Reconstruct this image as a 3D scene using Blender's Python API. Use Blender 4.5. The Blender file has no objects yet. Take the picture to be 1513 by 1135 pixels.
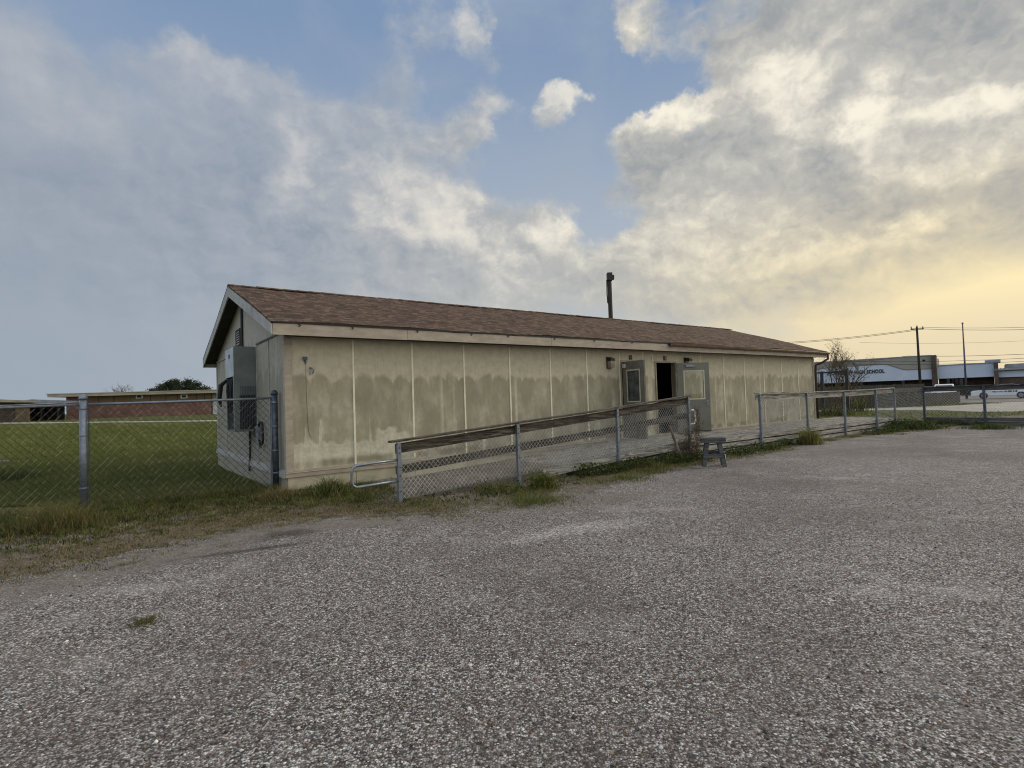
import bpy, math, random
import numpy as np
from math import sin, cos, pi, radians, sqrt, atan2, asin, tan
from mathutils import Vector, Matrix

rnd = random.Random(11)
NR = np.random.default_rng(5)
sc = bpy.context.scene
col = sc.collection

# ------------------------------------------------------------------ camera model (measured from the photograph)
F, PITCH, ROLL, YAW = 801.2, .0284, -.0327, .6357
BX, BY, CAMH = -3.971, 9.506, 1.535
CX, CY = 756.5, 567.5
CB, SB = cos(YAW), sin(YAW)

def ray(x, y):
    cr, sr, cp, sp = cos(ROLL), sin(ROLL), cos(PITCH), sin(PITCH)
    X = (x-CX)*cr + (y-CY)*sr; Y = -(x-CX)*sr + (y-CY)*cr
    a, b = X/F, -Y/F
    return (a, cp-sp*b, sp+cp*b)
def at(x, y, Y):
    """point of the place seen at photo position (x, y), at a distance Y ahead of the camera"""
    r = ray(x, y); t = Y/r[1]
    return Vector((r[0]*t, Y, CAMH + r[2]*t))
def ground_at(x, Y, z=0.0):
    p = at(x, 590, Y); return Vector((p.x, p.y, z))
def bw(u, v, h=0.0):
    """building frame (along the front wall, to the back, up) -> world"""
    return Vector((BX + u*CB - v*SB, BY + u*SB + v*CB, h))
def w2b(x, y):
    dx, dy = x-BX, y-BY
    return dx*CB + dy*SB, -dx*SB + dy*CB

# ------------------------------------------------------------------ node helper
class NT:
    def __init__(s, nt): s.nt = nt; s.n = nt.nodes; s.l = nt.links
    def node(s, t, **k):
        n = s.n.new(t)
        for a, b in k.items(): setattr(n, a, b)
        return n
    def set(s, sock, v):
        if isinstance(v, bpy.types.NodeSocket): s.l.new(v, sock)
        elif v is not None: sock.default_value = v
    def m(s, op, a, b=None, c=None, clamp=False):
        n = s.node('ShaderNodeMath', operation=op); n.use_clamp = clamp
        s.set(n.inputs[0], a)
        if b is not None: s.set(n.inputs[1], b)
        if c is not None: s.set(n.inputs[2], c)
        return n.outputs[0]
    def add(s, a, b): return s.m('ADD', a, b)
    def sub(s, a, b): return s.m('SUBTRACT', a, b)
    def mul(s, a, b): return s.m('MULTIPLY', a, b)
    def mad(s, a, b, c): return s.m('MULTIPLY_ADD', a, b, c)
    def vm(s, op, a, b=None, out=0):
        n = s.node('ShaderNodeVectorMath', operation=op)
        s.set(n.inputs[0], a)
        if b is not None: s.set(n.inputs[1], b)
        return n.outputs[out]
    def sep(s, v):
        n = s.node('ShaderNodeSeparateXYZ'); s.set(n.inputs[0], v); return n.outputs
    def comb(s, x=0., y=0., z=0.):
        n = s.node('ShaderNodeCombineXYZ')
        for i, q in enumerate((x, y, z)): s.set(n.inputs[i], q)
        return n.outputs[0]
    def mix(s, f, a, b, mode='MIX', clampf=True):
        n = s.node('ShaderNodeMix', data_type='RGBA', blend_type=mode); n.clamp_factor = clampf
        s.set(n.inputs[0], f); s.set(n.inputs[6], c4(a)); s.set(n.inputs[7], c4(b)); return n.outputs[2]
    def noise(s, v, scale, detail=4, rough=.55, dist=0., dim='3D', out=0, lac=2.0):
        n = s.node('ShaderNodeTexNoise', noise_dimensions=dim)
        s.set(n.inputs['Vector'], v); s.set(n.inputs['Scale'], scale); s.set(n.inputs['Detail'], detail)
        s.set(n.inputs['Roughness'], rough); s.set(n.inputs['Distortion'], dist); s.set(n.inputs['Lacunarity'], lac)
        return n.outputs[out]
    def vor(s, v, scale, feature='F1', out='Distance', rand=1., dim='3D'):
        n = s.node('ShaderNodeTexVoronoi', feature=feature, voronoi_dimensions=dim)
        s.set(n.inputs['Vector'], v); s.set(n.inputs['Scale'], scale); s.set(n.inputs['Randomness'], rand)
        return n.outputs[out]
    def ss(s, x, a, b, lo=0., hi=1.):
        n = s.node('ShaderNodeMapRange', interpolation_type='SMOOTHSTEP')
        s.set(n.inputs[0], x); s.set(n.inputs[1], a); s.set(n.inputs[2], b); s.set(n.inputs[3], lo); s.set(n.inputs[4], hi)
        return n.outputs[0]
    def ramp(s, f, stops):
        n = s.node('ShaderNodeValToRGB'); e = n.color_ramp.elements
        while len(e) < len(stops): e.new(.5)
        for i, (p, c) in enumerate(stops): e[i].position = p; e[i].color = c4(c)
        s.set(n.inputs[0], f); return n.outputs[0]
    def bump(s, h, strength=.3, dist=.01, normal=None):
        n = s.node('ShaderNodeBump'); s.set(n.inputs['Height'], h)
        n.inputs['Strength'].default_value = strength; n.inputs['Distance'].default_value = dist
        if normal is not None: s.set(n.inputs['Normal'], normal)
        return n.outputs[0]
def c4(c):
    if isinstance(c, bpy.types.NodeSocket): return c
    if isinstance(c, (int, float)): return (c, c, c, 1)
    return tuple(c) + (1,) if len(c) == 3 else tuple(c)
def sr(r, g, b):
    f = lambda v: (v/255/12.92) if v/255 <= .04045 else ((v/255+.055)/1.055)**2.4
    return (f(r), f(g), f(b))

def newmat(name):
    m = bpy.data.materials.new(name); m.use_nodes = True
    n = NT(m.node_tree); b = n.n['Principled BSDF']
    b.inputs['Specular IOR Level'].default_value = .3
    return m, n, b
def P(n): return n.node('ShaderNodeNewGeometry').outputs['Position']
def OBJ(n): return n.node('ShaderNodeTexCoord').outputs['Object']

def plain(name, c1, c2=None, scale=6., rough=.7, bump=0., metal=0., grime=0., spec=.3, stretch=(1, 1, 1)):
    m, n, b = newmat(name)
    c2 = c2 or tuple(x*.75 for x in c1)
    v = n.vm('MULTIPLY', OBJ(n), stretch)
    f = n.noise(v, scale, 6, .65)
    c = n.mix(n.ss(f, .3, .7), c1, c2)
    if grime:
        g = n.ss(n.noise(v, scale*.35, 5, .7), .45, .75)
        c = n.mix(n.mul(g, grime), c, tuple(x*.35 for x in c2))
    n.set(b.inputs['Base Color'], c)
    n.set(b.inputs['Roughness'], n.ss(f, .2, .8, rough-.08, min(1, rough+.08)))
    b.inputs['Metallic'].default_value = metal; b.inputs['Specular IOR Level'].default_value = spec
    if bump: n.set(b.inputs['Normal'], n.bump(n.noise(v, scale*6, 4, .6), bump, .01))
    return m

def wood(name, light, dark, axis=0, rough=.85, crack=.6, sc_=1.):
    m, n, b = newmat(name)
    st = [9., 9., 9.]; st[axis] = .7
    o = OBJ(n)
    v = n.vm('MULTIPLY', o, tuple(x*sc_ for x in st))
    f = n.noise(v, 2.2, 8, .7, .6)
    f2 = n.noise(n.vm('MULTIPLY', v, (3., 3., 3.)), 3., 6, .6)
    big = n.noise(o, 1.3, 4, .6)
    c = n.mix(n.ss(f, .40, .60), dark, light)
    kn = n.ss(n.noise(n.vm('MULTIPLY', v, (.6, .6, .6)), 2.0, 3, .5, 1.5), .62, .70); c = n.mix(n.mul(kn, .55), c, tuple(x*.55 for x in dark))
    c = n.mix(n.mul(n.ss(f2, .50, .62), crack), c, tuple(x*.3 for x in dark))
    c = n.mix(n.ss(big, .4, .7, 0., .5), c, tuple(x*.6 for x in light))
    n.set(b.inputs['Base Color'], c); b.inputs['Roughness'].default_value = rough
    n.set(b.inputs['Normal'], n.bump(n.add(f, n.mul(f2, .6)), .5, .01))
    return m

# ------------------------------------------------------------------ mesh helper
class MB:
    def __init__(s): s.v = []; s.f = []
    def poly(s, pts):
        i = len(s.v); s.v += [tuple(p) for p in pts]; s.f.append(tuple(range(i, i+len(pts)))); return s
    def hexa(s, c):
        i = len(s.v); s.v += [tuple(p) for p in c]
        for q in ((0, 3, 2, 1), (4, 5, 6, 7), (0, 1, 5, 4), (1, 2, 6, 5), (2, 3, 7, 6), (3, 0, 4, 7)):
            s.f.append(tuple(i+k for k in q))
        return s
    def box(s, a, b):
        (x0, y0, z0), (x1, y1, z1) = a, b
        return s.hexa([(x0, y0, z0), (x1, y0, z0), (x1, y1, z0), (x0, y1, z0), (x0, y0, z1), (x1, y0, z1), (x1, y1, z1), (x0, y1, z1)])
    def bar(s, p, q, w, h, up=(0, 0, 1)):
        """rectangular bar from p to q, w wide, h tall (h along 'up')"""
        p, q, up = Vector(p), Vector(q), Vector(up)
        d = (q-p).normalized(); side = d.cross(up)
        if side.length < 1e-4: side = d.cross(Vector((1, 0, 0)))
        side.normalize(); u2 = side.cross(d).normalized()
        a, c = side*w/2, u2*h/2
        return s.hexa([p-a-c, q-a-c, q+a-c, p+a-c, p-a+c, q-a+c, q+a+c, p+a+c])
    def prism(s, pts, off):
        """extrude a polygon by off"""
        n = len(pts); i = len(s.v); off = Vector(off)
        s.v += [tuple(Vector(p)) for p in pts] + [tuple(Vector(p)+off) for p in pts]
        s.f.append(tuple(range(i+n-1, i-1, -1))); s.f.append(tuple(range(i+n, i+2*n)))
        for k in range(n): s.f.append((i+k, i+(k+1) % n, i+n+(k+1) % n, i+n+k))
        return s
    def tube(s, path, r, k=8, cap=True):
        path = [Vector(p) for p in path]; n = len(path)
        rr = r if isinstance(r, (list, tuple)) else [r]*n
        base = len(s.v); pu = None
        for i, p in enumerate(path):
            t = (path[min(i+1, n-1)]-path[max(i-1, 0)]).normalized()
            if pu is None:
                pu = t.cross(Vector((0, 0, 1)))
                if pu.length < .05: pu = t.cross(Vector((1, 0, 0)))
            pu = (pu - t*pu.dot(t)).normalized(); w = t.cross(pu)
            for j in range(k):
                a = 2*pi*j/k; s.v.append(tuple(p + (pu*cos(a)+w*sin(a))*rr[i]))
        for i in range(n-1):
            for j in range(k):
                a = base+i*k+j; b = base+i*k+(j+1) % k
                s.f.append((a, b, b+k, a+k))
        if cap:
            s.f.append(tuple(base+j for j in range(k-1, -1, -1))); s.f.append(tuple(base+(n-1)*k+j for j in range(k)))
        return s
    def lathe(s, prof, c=(0, 0, 0), k=16):
        b = len(s.v)
        for (r, z) in prof:
            for j in range(k):
                a = 2*pi*j/k; s.v.append((c[0]+r*cos(a), c[1]+r*sin(a), c[2]+z))
        for i in range(len(prof)-1):
            for j in range(k):
                a = b+i*k+j; d = b+i*k+(j+1) % k; s.f.append((a, d, d+k, a+k))
        s.f.append(tuple(b+j for j in range(k-1, -1, -1))); s.f.append(tuple(b+(len(prof)-1)*k+j for j in range(k)))
        return s
    def build(s, name, mat, parent=None, off=(0, 0, 0), smooth=False, bevel=0.):
        me = bpy.data.meshes.new(name)
        ox, oy, oz = off
        me.from_pydata([(x-ox, y-oy, z-oz) for x, y, z in s.v], [], s.f); me.update()
        if smooth: me.polygons.foreach_set('use_smooth', [True]*len(me.polygons))
        me.materials.append(mat)
        o = bpy.data.objects.new(name, me); col.objects.link(o)
        if parent is not None: o.parent = parent
        if bevel:
            md = o.modifiers.new('bevel', 'BEVEL'); md.width = bevel; md.segments = 2; md.limit_method = 'ANGLE'
        return o

def tag(o, label=None, cat=None, group=None, kind=None):
    if label: o['label'] = label
    if cat: o['category'] = cat
    if group: o['group'] = group
    if kind: o['kind'] = kind
    return o
def thing(name, label, cat, loc=(0, 0, 0), rz=0., group=None):
    o = bpy.data.objects.new(name, None); col.objects.link(o); o.empty_display_size = .2
    o.location = loc; o.rotation_euler = (0, 0, rz); return tag(o, label, cat, group)
def thing_b(name, label, cat, u, v, h=0., group=None, rz=0.):
    return thing(name, label, cat, bw(u, v, h), YAW+rz, group)

# ------------------------------------------------------------------ terrain height
DIPX, DIPY = bw(0.3, 7.2)[:2]
def hterr(x, y):
    x = np.asarray(x, float); y = np.asarray(y, float)
    d = np.sqrt(x*x+y*y)
    w = np.clip((-x/np.maximum(y, 1e-3))/.30, 0, 1); w = w*w*(3-2*w)
    w = np.where(y < 2, 0, w)
    rise = np.clip((d-14)*.0227, 0, 1.0)
    dip = -.15*np.exp(-((x-DIPX)**2+(y-DIPY)**2)/9.)
    return rise*w + dip
def hz(x, y): return float(hterr(x, y))

# ------------------------------------------------------------------ materials
M = {}
def build_materials():
    # --- painted plywood siding with faded wash marks
    m, n, b = newmat('painted_siding'); o = OBJ(n); s = n.sep(o)
    u, h = s[0], s[2]
    n1 = n.noise(o, 1.7, 4, .6); n2 = n.noise(o, 7., 5, .65); fine = n.noise(o, 60., 3, .7)
    un = n.mad(n.sub(n1, .5), .5, u)
    scal = n.m('ABSOLUTE', n.m('SINE', n.mul(un, pi/.40)))
    scal = n.m('POWER', scal, .32)
    col_n = n.noise(n.comb(n.mul(u, 2.6), 0., 0.), 1., 2, .5, dim='3D')
    am = n.noise(n.comb(n.mul(u, .9), 9.1, 0.), 1., 1, .5); hb = n.add(n.mad(scal, n.mad(am, .4, -.02), 1.90), n.mul(n.sub(col_n, .5), .30))
    gapn = n.noise(n.comb(n.mul(u, 3.1), 3.7, 0.), 1., 1, .5); gapm = n.mul(n.ss(gapn, .66, .70), n.ss(h, .4, 1.0))
    hb = n.add(hb, n.mul(n.sub(n2, .5), .08))
    top = n.ss(n.sub(h, hb), -.07, .05, 1., 0.)
    first = n.ss(u, 2.2, 3.0, 1., 0.)
    hl = n.add(n.mad(first, .5, .42), n.mul(n.sub(n1, .5), 1.1))
    hl = n.add(hl, n.mul(n.sub(n2, .5), .35))
    low = n.ss(n.sub(h, hl), -.07, .1)
    # light drips running down
    dr = n.noise(n.comb(n.mul(u, 5.5), s[1], n.mul(h, .55)), 1., 4, .6)
    lowness = n.ss(h, 2.0, .7)
    drip = n.mul(n.ss(dr, .60, .68), n.mad(lowness, .7, .2))
    blot = n.ss(n.noise(n.vm('MULTIPLY', o, (1., 1., .45)), 2.3, 5, .65), .30, .60, .45, 1.)
    mask = n.mul(n.mul(n.mul(n.mul(top, low), blot), n.sub(1., drip)), n.sub(1., n.mul(gapm, .7)))
    base = n.mix(n.ss(n2, .3, .7), sr(192, 183, 160), sr(175, 167, 146))
    light = n.mix(n.ss(n2, .35, .65), sr(202, 198, 176), sr(178, 173, 152))
    dark = n.mix(n.ss(n1, .3, .7), sr(151, 144, 122), sr(137, 131, 111))
    up = n.ss(h, 1.5, 2.0)
    c = n.mix(up, light, base)
    c = n.mix(mask, c, dark)
    # dirty band just above the base trim
    bandn = n.noise(n.comb(n.mul(u, 1.1), 0., 0.), 1., 3, .6)
    bd = n.m('ABSOLUTE', n.sub(h, n.mad(bandn, .3, .33)))
    band = n.mul(n.ss(bd, .02, .13, 1., 0.), n.mul(n.ss(bandn, .38, .55), .75))
    band = n.mul(band, n.ss(h, .7, .5))
    c = n.mix(band, c, sr(116, 106, 84))
    sp = n.ss(n.noise(o, 26., 3, .6), .68, .74); c = n.mix(n.mul(sp, .35), c, sr(100, 92, 75))
    lines = n.noise(n.comb(n.mul(u, 30.), s[1], n.mul(h, 1.2)), 1., 3, .6)
    c = n.mix(n.ss(lines, .5, .8, 0., .3), c, sr(120, 112, 90))
    n.set(b.inputs['Base Color'], c); b.inputs['Roughness'].default_value = .75
    n.set(b.inputs['Normal'], n.bump(n.add(fine, n.mul(n2, .6)), .25, .006))
    M['siding'] = m
    # --- gable siding: cooler light of this side put into the colour, arcs of old wash
    m, n, b = newmat('gable_siding'); o = OBJ(n); s = n.sep(o)
    v, h = s[1], s[2]
    n1 = n.noise(o, 1.5, 4, .6); n2 = n.noise(o, 7., 5, .65)
    sc1 = n.m('POWER', n.m('ABSOLUTE', n.m('SINE', n.mul(n.mad(n1, .3, v), pi/.62))), .5)
    hb = n.add(n.mad(sc1, .35, 1.95), n.mul(n.sub(n2, .5), .1))
    mk = n.mul(n.ss(n.sub(h, hb), -.04, .04, 1., 0.), .6)
    dr = n.noise(n.comb(0., n.mul(v, 5.), n.mul(h, .6)), 1., 4, .6)
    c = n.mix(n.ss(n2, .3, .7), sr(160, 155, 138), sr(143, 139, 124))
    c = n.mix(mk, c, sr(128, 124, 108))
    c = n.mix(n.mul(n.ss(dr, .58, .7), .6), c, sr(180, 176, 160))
    hn = n.noise(n.comb(0., n.mul(v, 3.4), 0.), 1., 2, .5)
    upm = n.ss(n.sub(h, n.mad(hn, 1.1, 2.35)), -.03, .04)
    c = n.mix(n.mul(upm, .35), c, sr(178, 174, 158))
    n.set(b.inputs['Base Color'], c); b.inputs['Roughness'].default_value = .75
    n.set(b.inputs['Normal'], n.bump(n.noise(o, 50., 3, .7), .25, .006))
    M['gable'] = m
    M['trim'] = plain('pink_tan_trim', sr(174, 162, 146), sr(152, 141, 126), 3., .7, .2, grime=.25, stretch=(1, 1, 3))
    M['rake'] = plain('pale_grey_trim', sr(172, 170, 164), sr(148, 146, 141), 3., .7, .2, grime=.3)
    M['batten'] = plain('cream_batten', sr(228, 221, 196), sr(208, 201, 176), 5., .7, .15)
    M['skirt'] = plain('skirting_paint', sr(190, 182, 158), sr(166, 158, 136), 2.2, .8, .3, grime=.35, stretch=(1, 1, 2))
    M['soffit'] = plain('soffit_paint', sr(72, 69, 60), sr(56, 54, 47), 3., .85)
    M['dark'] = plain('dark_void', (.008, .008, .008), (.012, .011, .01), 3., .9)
    M['interior'] = plain('dark_interior', (.03, .028, .025), (.02, .02, .02), 2., .95)
    M['door'] = plain('taupe_door_paint', sr(118, 117, 107), sr(106, 105, 96), 2.5, .5, .08, grime=.15)
    M['door_dirty'] = plain('worn_door_paint', sr(124, 119, 105), sr(100, 96, 84), 3., .6, .1, grime=.45)
    M['frame'] = plain('door_frame_paint', sr(156, 147, 124), sr(132, 124, 104), 4., .6, grime=.3)
    M['winframe'] = plain('window_frame_cream', sr(196, 189, 165), sr(178, 170, 146), 5., .6)
    M['galv'] = plain('galvanised_steel', sr(138, 144, 152), sr(112, 118, 127), 14., .42, .05, metal=.55, grime=.15)
    M['galv_dark'] = plain('weathered_steel_post', sr(92, 98, 108), sr(62, 67, 76), 14., .45, .05, metal=.5, grime=.3)
    M['wire'] = plain('galvanised_wire', sr(182, 182, 176), sr(128, 129, 127), 5., .4, metal=.15, spec=.5)
    m, n, b = newmat('fence_wire'); f = n.ss(n.noise(OBJ(n), 9., 3, .7), .47, .56); n.set(b.inputs['Base Color'], n.mix(f, sr(72, 72, 66), sr(156, 156, 146))); b.inputs['Roughness'].default_value = .5; M['wire_glint'] = m  # pale fragments are glints painted into the wire colour
    M['wire_dark'] = plain('shade_toned_wire', sr(44, 44, 40), sr(28, 28, 26), 10., .6, metal=.0)  # same wire darkened, the unlit slant's shade put into its colour
    M['bolt'] = plain('dark_bolt_holes', (.02, .02, .022), (.03, .03, .03), 8., .6, metal=.3)
    M['acpaint'] = plain('unit_grey_paint', sr(112, 119, 117), sr(97, 104, 102), 3., .5, .05, grime=.2)
    M['aclight'] = plain('unit_pale_panel', sr(176, 182, 188), sr(156, 163, 170), 3., .45)
    M['grille'] = plain('unit_grille', sr(40, 42, 42), sr(28, 29, 30), 5., .6)
    M['rubber'] = plain('black_rubber', (.015, .015, .016), (.022, .022, .022), 9., .65)
    M['black'] = plain('black_metal', (.018, .018, .018), (.03, .028, .026), 8., .5)
    M['lens'] = plain('lamp_lens', sr(150, 140, 118), sr(120, 112, 96), 8., .3)
    M['white'] = plain('white_paint', (.62, .63, .63), (.5, .51, .51), 5., .5, grime=.15)
    M['gutter'] = plain('brown_gutter', sr(128, 104, 80), sr(104, 82, 62), 4., .5, grime=.3)
    M['downspout'] = plain('downspout_brown', sr(82, 60, 50), sr(62, 45, 38), 4., .5)
    M['wood'] = wood('weathered_board', sr(176, 172, 164), sr(104, 99, 91), 0)
    M['wood_rail'] = wood('dark_rail_board', sr(108, 98, 86), sr(48, 42, 36), 0, crack=.8)
    M['wood_deck'] = wood('deck_plank', sr(166, 162, 155), sr(84, 79, 72), 0, crack=.7)
    M['wood_y'] = wood('dark_weathered_board', sr(112, 110, 108), sr(66, 64, 62), 1)
    M['wood_grey'] = wood('sawhorse_grey_wood', sr(98, 98, 97), sr(60, 60, 60), 0, crack=.6)
    M['wood_z'] = wood('picket_wood', sr(82, 78, 71), sr(46, 43, 39), 2, crack=.4)
    M['stake'] = wood('stake_wood', sr(150, 136, 116), sr(98, 86, 72), 2)
    M['pole'] = wood('utility_pole_wood', sr(62, 54, 46), sr(34, 30, 26), 2)
    M['bark'] = plain('bare_bark', sr(106, 92, 72), sr(70, 60, 47), 8., .9, .3)
    M['slab'] = plain('ramp_slab_concrete', sr(116, 108, 98), sr(90, 83, 75), 3., .9, .4, grime=.4)
    M['tin'] = plain('grey_tin_roof', sr(150, 153, 156), sr(118, 121, 126), 1., .5, metal=.2)
    M['carwhite'] = plain('white_car_paint', (.66, .68, .7), (.62, .64, .66), 1., .25, spec=.6)
    M['redpaint'] = plain('maroon_paint', sr(88, 45, 42), sr(70, 36, 34), 2., .4)
    M['schoolwhite'] = plain('white_metal_fascia', sr(184, 192, 204), sr(172, 180, 193), .3, .5)
    M['schooltan'] = plain('tan_stucco', sr(146, 142, 130), sr(134, 130, 120), .5, .85)
    M['letters'] = plain('dark_letters', (.012, .012, .014), (.02, .02, .02), 3., .5)
    M['tancladding'] = plain('tan_panel', sr(122, 106, 82), sr(104, 90, 70), 1.2, .8, grime=.2)
    M['roofedge'] = plain('pale_roof_edge', sr(166, 158, 138), sr(140, 132, 114), .8, .7)
    # car glass and thin pane
    m, n, b = newmat('car_glass'); b.inputs['Base Color'].default_value = (.012, .014, .016, 1); b.inputs['Roughness'].default_value = .06
    b.inputs['Specular IOR Level'].default_value = .7; M['carglass'] = m
    m, n, b = newmat('window_glass'); tr = n.node('ShaderNodeBsdfTransparent'); tr.inputs[0].default_value = (.86, .86, .82, 1)
    gl = n.node('ShaderNodeBsdfGlossy'); gl.inputs['Roughness'].default_value = .03
    fr = n.node('ShaderNodeFresnel'); fr.inputs[0].default_value = 1.45
    mx = n.node('ShaderNodeMixShader'); n.set(mx.inputs[0], fr.outputs[0]); n.l.new(tr.outputs[0], mx.inputs[1]); n.l.new(gl.outputs[0], mx.inputs[2])
    n.l.new(mx.outputs[0], n.n['Material Output'].inputs['Surface']); M['glass'] = m
    m, n, b = newmat('dusty_glass'); b.inputs['Base Color'].default_value = sr(66, 70, 70)+(1,); b.inputs['Roughness'].default_value = .12
    b.inputs['Specular IOR Level'].default_value = .6
    n.set(b.inputs['Base Color'], n.mix(n.ss(n.noise(OBJ(n), 4., 3, .5), .35, .65), sr(50, 56, 57), sr(84, 88, 84))); M['dusty'] = m
    # --- shingles
    m, n, b = newmat('brown_shingles'); o = OBJ(n); s = n.sep(o)
    sl = n.mul(s[1], 1.054)
    wob = n.mul(n.sub(n.noise(o, 5., 3, .6), .5), .05)
    co = n.comb(n.add(s[0], n.mul(wob, 1.5)), n.add(sl, wob), 0.)
    bk = n.node('ShaderNodeTexBrick'); n.set(bk.inputs['Vector'], co); bk.offset = .37; bk.offset_frequency = 2; bk.squash = .7; bk.squash_frequency = 3
    n.set(bk.inputs['Scale'], 1.); n.set(bk.inputs['Brick Width'], .16); n.set(bk.inputs['Row Height'], .14)
    n.set(bk.inputs['Mortar Size'], .006); n.set(bk.inputs['Mortar Smooth'], .3); n.set(bk.inputs['Bias'], 0.)
    bk.inputs['Color1'].default_value = (0, 0, 0, 1); bk.inputs['Color2'].default_value = (1, 1, 1, 1); bk.inputs['Mortar'].default_value = (.1, .1, .1, 1)
    c = n.ramp(bk.outputs['Color'], [(0., sr(62, 48, 39)), (.35, sr(82, 64, 51)), (.65, sr(96, 76, 61)), (1., sr(118, 97, 80))])
    row = n.m('FRACT', n.m('DIVIDE', n.add(sl, wob), .14))
    c = n.mix(n.ss(row, .74, 1., 0., .75), c, sr(28, 21, 18))  # shade under each course edge painted into the row
    c = n.mix(n.mul(bk.outputs['Fac'], .6), c, sr(36, 27, 22))
    gr = n.noise(o, 140., 2, .7); c = n.mix(n.ss(gr, .3, .8, 0., .4), c, sr(62, 48, 40))
    wear = n.ss(n.noise(o, .9, 4, .65), .35, .75); c = n.mix(n.mul(wear, .22), c, sr(104, 90, 76))
    n.set(b.inputs['Base Color'], c); b.inputs['Roughness'].default_value = .95; b.inputs['Specular IOR Level'].default_value = .15
    hgt = n.add(n.add(n.mul(n.sub(1., row), .6), n.mul(bk.outputs['Color'], .5)), n.mul(gr, .3))
    n.set(b.inputs['Normal'], n.bump(hgt, .8, .018)); M['shingle'] = m
    # --- chip-seal gravel
    m, n, b = newmat('chip_gravel'); p = P(n)
    p2 = n.vm('MULTIPLY', p, (1., 1., 0.))
    pj = n.vm('ADD', p2, n.vm('MULTIPLY', n.noise(p2, 30., 2, .5, out=1), (.012, .012, 0.)))
    v1 = n.node('ShaderNodeTexVoronoi', feature='F1'); n.set(v1.inputs['Vector'], pj); v1.inputs['Scale'].default_value = 92.
    v2 = n.node('ShaderNodeTexVoronoi', feature='F1'); n.set(v2.inputs['Vector'], pj); v2.inputs['Scale'].default_value = 46.
    r1 = n.sep(v1.outputs['Color']); r2 = n.sep(v2.outputs['Color'])
    tone = n.add(n.mul(r1[0], .72), n.mul(r2[1], .28))
    c = n.ramp(tone, [(0., sr(44, 41, 40)), (.28, sr(78, 73, 70)), (.52, sr(122, 117, 112)), (.76, sr(172, 167, 161)), (1., sr(236, 233, 228))])
    hue = n.ss(r1[1], .75, .95); c = n.mix(n.mul(hue, .35), c, sr(150, 118, 96))
    d1 = v1.outputs['Distance']
    c = n.mix(n.ss(d1, .45, .78, 0., .7), c, sr(36, 32, 30))
    big = n.noise(p, .35, 5, .6); mid = n.noise(p, 1.6, 5, .62)
    c = n.mix(n.ss(big, .40, .66, 0., .48), c, sr(86, 79, 73))
    c = n.mix(n.ss(mid, .52, .72, 0., .22), c, sr(160, 155, 148))
    c = n.mix(n.ss(n.noise(p, .8, 4, .6, .5), .56, .72, 0., .35), c, sr(84, 76, 72))
    red = n.ss(n.noise(p, 2.6, 3, .5), .64, .74); c = n.mix(n.mul(red, .22), c, sr(120, 80, 62))
    pale = n.ss(n.noise(n.vm('MULTIPLY', p, (.9, 1.4, 1.)), .55, 4, .6), .55, .72); c = n.mix(n.mul(pale, .25), c, sr(190, 184, 178))
    s0 = n.sep(p)
    def wash(cx, cy, rx, ry, ang):
        dx, dy = n.sub(s0[0], cx), n.sub(s0[1], cy)
        a = n.add(n.mul(dx, cos(ang)/rx), n.mul(dy, sin(ang)/rx)); bb = n.add(n.mul(dx, -sin(ang)/ry), n.mul(dy, cos(ang)/ry))
        return n.m('EXPONENT', n.mul(n.add(n.mul(a, a), n.mul(bb, bb)), -1.))
    ws_ = n.add(n.add(wash(.35, 6.1, 1.1, .16, .55), wash(1.0, 6.4, .8, .35, .2)), n.mul(wash(-2.9, 4.4, .9, .3, .6), .4))
    ws_ = n.ss(n.mul(ws_, n.mad(n.noise(p, 3., 4, .7), 1.7, 0.)), .3, 1.)
    c = n.mix(n.mul(n.mul(ws_, .30), n.ss(tone, .2, .6)), c, sr(214, 210, 204))
    # bare compacted dirt near the verge, darker wash stains
    s = n.sep(p)
    def spot(cx, cy, rx, ry, ang=0.):
        dx, dy = n.sub(s[0], cx), n.sub(s[1], cy)
        a = n.add(n.mul(dx, cos(ang)/rx), n.mul(dy, sin(ang)/rx)); bb = n.add(n.mul(dx, -sin(ang)/ry), n.mul(dy, cos(ang)/ry))
        return n.m('EXPONENT', n.mul(n.add(n.mul(a, a), n.mul(bb, bb)), -1.))
    dirt = n.add(n.add(spot(-3.9, 5.4, 1.7, .55, .9), spot(-2.3, 7.0, 1.5, .35, .1)), spot(1.2, 8.0, 1.6, .3, .5))
    dirt = n.add(dirt, n.mul(spot(-3.2, 3.3, 1.6, .5, .4), .5))
    dirt = n.ss(n.mul(dirt, n.mad(mid, 1.2, .35)), .25, .8)
    dcol = n.mix(n.ss(n.noise(p, 9., 5, .7), .35, .65), sr(124, 115, 105), sr(98, 90, 81))
    c = n.mix(n.mul(dirt, .60), c, dcol)
    st = n.add(n.add(spot(-2.75, 6.55, .5, .28, .5), spot(-2.9, 5.85, .9, .09, .45)), n.mul(spot(-1.5, 7.45, 1.2, .10, .05), .8))
    st = n.ss(n.mul(st, n.mad(n.noise(p, 2.4, 4, .7), 1.6, 0.)), .25, .8)
    c = n.mix(n.mul(st, .65), c, sr(46, 42, 39))
    n.set(b.inputs['Base Color'], c); b.inputs['Roughness'].default_value = .9; b.inputs['Specular IOR Level'].default_value = .2
    n.set(b.inputs['Normal'], n.bump(n.sub(1., n.mul(d1, 1.)), .85, .009)); M['gravel'] = m
    # --- ground under grass
    m, n, b = newmat('lawn_ground'); p = P(n)
    a = n.noise(p, .22, 5, .6); f = n.noise(p, 14., 5, .7); g = n.noise(n.vm('MULTIPLY', p, (1., 3., 1.)), 1.1, 5, .65)
    c = n.mix(n.ss(f, .3, .7), sr(96, 98, 54), sr(72, 76, 40))
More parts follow.
